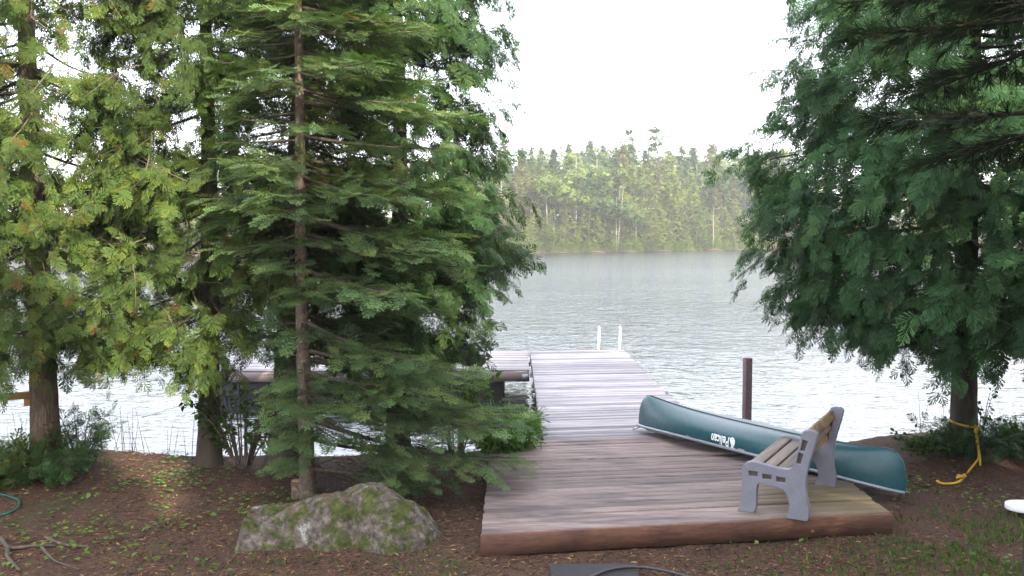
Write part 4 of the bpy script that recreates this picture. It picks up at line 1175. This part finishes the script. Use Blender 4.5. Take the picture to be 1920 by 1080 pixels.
# ------------------------------------------------------------------ the far shore
def far_crown(kind, seed):
    r = np.random.default_rng(seed)
    if kind == 'spruce':
        n = 640; z = .08 + .92 * r.random(n) ** 1.25; rad = .165 * (1.02 - z) ** .85 * (0.55 + .45 * np.abs(np.sin(z * 34)))
        q = np.sqrt(r.uniform(.35, 1, n)); up = -.35
    elif kind == 'cedar':
        n = 700; z = .02 + .98 * r.random(n) ** 1.1; rad = .25 * np.clip(1 - z ** 1.5, .02, 1) ** .8; q = np.sqrt(r.uniform(.45, 1, n)); up = -.1
    elif kind == 'birch':
        n = 620; c = r.normal(0, .11, (9, 3)) * [1, 1, .9] + [0, 0, .66]; w = r.integers(0, 9, n); p = c[w] + r.normal(0, .058, (n, 3)); P = p; up = -.2
    elif kind == 'pine':
        n = 420; lv = np.linspace(.42, .98, 9); w = r.integers(0, 9, n); a0 = r.uniform(0, 6.28, 9)
        a = a0[w] + r.normal(0, .9, n); rad = (.20 * (1.15 - lv[w])) * np.sqrt(r.random(n)) + .02; P = np.stack([rad * np.cos(a), rad * np.sin(a), lv[w] + r.normal(0, .012, n)], 1); up = .1
    if kind in ('spruce', 'cedar'):
        a = r.uniform(0, 6.283, n); rad = rad * q * (1 + .15 * np.sin(3 * a + seed)); P = np.stack([rad * np.cos(a), rad * np.sin(a), z], 1)
    o = unit(P * [1, 1, 0] + 1e-6); n = len(P)
    A = unit(o + r.normal(0, .5, (n, 3)) + [0, 0, up]); Nn = unit(o * .5 + [0, 0, .8] + r.normal(0, .4, (n, 3)))
    return P, A, Nn, n
far_cache = {}
BASE = {'spruce': (.62, .80, .85), 'rust': (1.0, .82, .85), 'cedar': (1.12, 1.12, .75), 'birch': (1.0, 1.12, .95), 'pine': (.55, .68, .8), 'bush': (1.05, 1.35, .7)}
def far_mesh(kind, var, hgt):
    key = (kind, var)
    if key not in far_cache:
        gk = {'rust': 'spruce', 'bush': 'cedar'}.get(kind, kind)
        P, A, Nn, n = far_crown(gk, hash(key) % 1000 if False else (len(far_cache) * 13 + 5))
        S = rng.uniform(.035, .065, n) * (1.2 if kind in ('birch',) else 1.0)
        if kind == 'pine': S *= .9
        tint = leaf_tint(n, .18, .15) * np.array(BASE[kind])
        crown = scatter('crown', 'far', P, A, Nn, S, tint, M['far_leaf'])
        bark = M['birch_bark'] if kind == 'birch' else M['far_bark']
        tp = np.array([(0, 0, -.03), (.004, 0, .3), (-.006, .0, .6), (0, 0, .96)])
        w = MB().tube(tp, [.011, .009, .006, .0015], 6)
        if kind in ('birch', 'pine'):
            for k in range(7):
                a = rng.uniform(0, 6.28); zz = rng.uniform(.42, .85); L = .12 * (1.1 - zz) * 2
                w.tube([(0, 0, zz), (math.cos(a) * L * .6, math.sin(a) * L * .6, zz + L * .35), (math.cos(a) * L, math.sin(a) * L, zz + L * .5)], [.004, .003, .001], 4, False)
        far_cache[key] = (crown, w.mesh('trunk', bark, True))
    return far_cache[key]
FARLAB = {'spruce': ('spruce_tree', 'dark narrow spruce in the forest on the far shore', 'spruces of the far shore forest'),
          'rust': ('spruce_tree', 'reddish dying spruce in the forest on the far shore', 'dying spruces of the far shore forest'),
          'cedar': ('cedar_tree', 'yellowish green cone shaped cedar on the far shore', 'cedars of the far shore'),
          'birch': ('birch_tree', 'birch with pale trunk and loose round crown on far shore', 'birches of the far shore forest'),
          'pine': ('pine_tree', 'tall ragged pine rising above the far forest skyline', 'tall pines above the far skyline'),
          'bush': ('shore_bush', 'bright green bush hanging over the far waterline', 'bushes along the far waterline')}
def far_tree(kind, x, y, h, wid=1.0, label=None, row=''):
    crown, tr = far_mesh(kind, rng.integers(0, 4), h)
    nm, lb, gp = FARLAB[kind]
    if row: lb, gp = lb + ', ' + row, gp + ', ' + row
    z = float(ground_z(np.array([x]), np.array([y]))[0])
    t = thing(nm, label or lb, 'bush' if kind == 'bush' else 'tree', (x, y, max(z, WATER) - .1), rng.uniform(0, 6.28), None if label else gp)
    for n_, me in (('crown', crown), ('trunk', tr)):
        o = obj(n_, me, t); o.scale = (h * wid, h * wid, h) if n_ == 'crown' else (h, h, h)
def sh(x): return float(far_y(np.array([x]))[0])
X0, X1 = -7.0, 62.0
for row, (off, step, kinds, pr_, hr, wd) in zip(('', 'at the waterline', 'in the low fringe', 'behind the waterline trees', 'halfway up the slope', 'high on the slope', 'under the skyline', 'on the skyline'), ((-.2, 1.5, ['bush'], [1], (1.4, 2.8), (1.6, 2.6)), (3.5, 2.7, ['cedar', 'bush', 'birch', 'rust'], [.62, .16, .14, .08], (5, 10.5), (1.0, 1.5)),
                                 (6.5, 2.5, ['cedar', 'bush'], [.8, .2], (5, 8.5), (1.1, 1.6)), (9, 2.9, ['cedar', 'birch', 'spruce', 'rust'], [.4, .25, .2, .15], (10.5, 15.5), (1.0, 1.35)), (17, 3.1, ['birch', 'spruce', 'rust', 'cedar'], [.42, .28, .15, .15], (13, 18.5), (1., 1.3)),
                                 (27, 3.2, ['birch', 'spruce', 'rust'], [.55, .3, .15], (14, 19.5), (1., 1.35)), (38, 3.4, ['birch', 'spruce'], [.65, .35], (15, 20.5), (1., 1.35)), (50, 3.8, ['birch', 'spruce'], [.6, .4], (15, 20.5), (1, 1.35)))):
    x = X0 + rng.uniform(0, step)
    while x < X1 * (1 + off / 200):
        k = str(rng.choice(kinds, p=pr_))
        hh = rng.uniform(*hr) * (1.0 + .05 * math.sin(x * .25 + 1.5) + .0030 * x)
        if k == 'bush': hh = rng.uniform(1.6, 3.2)
        far_tree(k, x, sh(x) + off + rng.uniform(-1.5, 1.5), hh, rng.uniform(*wd), None, row if k != 'bush' else '')
        x += step * rng.uniform(.7, 1.3)
def far_at(px, py, D):
    p = at(px, py, y=D); return p.x, p.z
for px, top, D, lb in ((1236, 240, 226, 'broad crowned tall pine highest above the far skyline'), (1181, 243, 222, 'thin ragged pine left of the tallest far pine'), (1340, 292, 232, 'low spreading pine right of the tallest far pine')):
    x, zt = far_at(px, top, D); z0 = float(ground_z(np.array([x]), np.array([D]))[0])
    far_tree('pine', x, D, zt - z0, .6 if px == 1181 else 1.15, lb)
# pale driftwood and stones along the far waterline
for k, x in enumerate(np.arange(-4, 58, 7.1)):
    x = x + rng.uniform(-1.2, 1.2); y = sh(x) - 1.2; L = rng.uniform(2.0, 4.5); an = rng.uniform(-.25, .25)
    o = MB().tube([(-L / 2, 0, 0), (0, .05, .06), (L / 2, 0, -.02)], [.08, .07, .03], 6)
    for w in (-.2, .25): o.tube([(L * w, 0, .05), (L * w + .3, -.2, .5)], [.05, .015], 4, False)
    lg = o.build('driftwood_log', M['far_bark'], None, True); lg.location = (x, y, WATER + .10); lg.rotation_euler = (0, 0, an)
    tag(lg, 'brown driftwood log lying along the far waterline', 'log', 'driftwood along the far waterline')
# bare dead trunks
def snag(px, top, D, lb, lean=0.0, pale=False):
    x, zt = far_at(px, top, D); z0 = float(ground_z(np.array([x]), np.array([D]))[0]); h = zt - z0
    t = thing('dead_tree', lb, 'dead tree', (x, D, z0))
    w = MB().tube([(0, 0, -.2), (lean * .5, 0, h * .5), (lean, 0, h)], [.09, .06, .025], 6)
    w.build('trunk', M['birch_bark'] if pale else M['far_bark'], t, True)
    w = MB()
    for k in range(16):
        zz = h * rng.uniform(.45, .95); a = rng.uniform(0, 6.28); L = rng.uniform(.5, 1.6) * (1.2 - zz / h)
        w.tube([(lean * zz / h, 0, zz), (lean * zz / h + math.cos(a) * L, math.sin(a) * L, zz - .1 * L)], [.035, .012], 4, False)
    w.build('branches', M['far_bark'], t)['kind'] = 'stuff'
snag(1081, 256, 225, 'bare dead pole rising over the far skyline')
snag(1158, 350, 184, 'slender pale leaning dead birch before the far trees', 1.2, True)
snag(1219, 380, 193, 'grey dead trunk at the far waterline')
snag(1120, 310, 205, 'pale dead trunk near the far treetops', .4, True)
snag(1338, 385, 203, 'pale bare trunk among the right far trees', .0, True)
# the rest of the forest, glimpsed only through the near foliage
P, A, Nn, S, C = [], [], [], [], []
for x0, x1, offs in ((-150, X0 - 1, (2, 9, 18, 30)), (X1 + 14, 150, (2, 9, 18, 30)), (X0 - 1, X1 + 20, (60, 68))):
    x = x0
    while x < x1:
        for off in offs:
            h = {2: 7, 9: 11, 18: 14, 30: 15, 60: 13, 68: 13}[off] * rng.uniform(.8, 1.15); y = sh(x) + off + rng.uniform(-2, 2)
            p, a, nn, n = far_crown(rng.choice(['spruce', 'cedar', 'birch']), int(rng.integers(0, 999)))
            p, a, nn = p[::9], a[::9], nn[::9]; n = len(p)
            P.append(p * h * [1.2, 1.2, 1] + [x + rng.uniform(-2, 2), y, float(ground_z(np.array([x]), np.array([y]))[0])]); A.append(a); Nn.append(nn); S.append(rng.uniform(.10, .17, n) * h); C.append(leaf_tint(n, .2, .15))
        x += 3.6
fo_ = obj('distant_forest', scatter('distant_forest', 'far', *[np.concatenate(k) for k in (P, A, Nn, S, C)], M['far_leaf']))
tag(fo_, 'mixed forest of the far shore glimpsed through near foliage', 'forest', kind='stuff')

# ------------------------------------------------------------------ hazy air
HAZE = 0.0005
if HAZE > 0:
    hm, nt, N, L = new_mat('thin_haze')
    pv = nd(nt, 'ShaderNodeVolumePrincipled'); pv.inputs['Color'].default_value = (.93, .95, 1, 1); pv.inputs['Density'].default_value = HAZE; pv.inputs['Anisotropy'].default_value = 0.2
    o = nd(nt, 'ShaderNodeOutputMaterial'); L.new(pv.outputs[0], o.inputs['Volume'])
    hz = MB().box((0, 900, 15.8), (3800, 4600, 39.6)).build('haze', hm)
    tag(hz, 'thin pale summer haze over the lake', 'haze', kind='stuff')
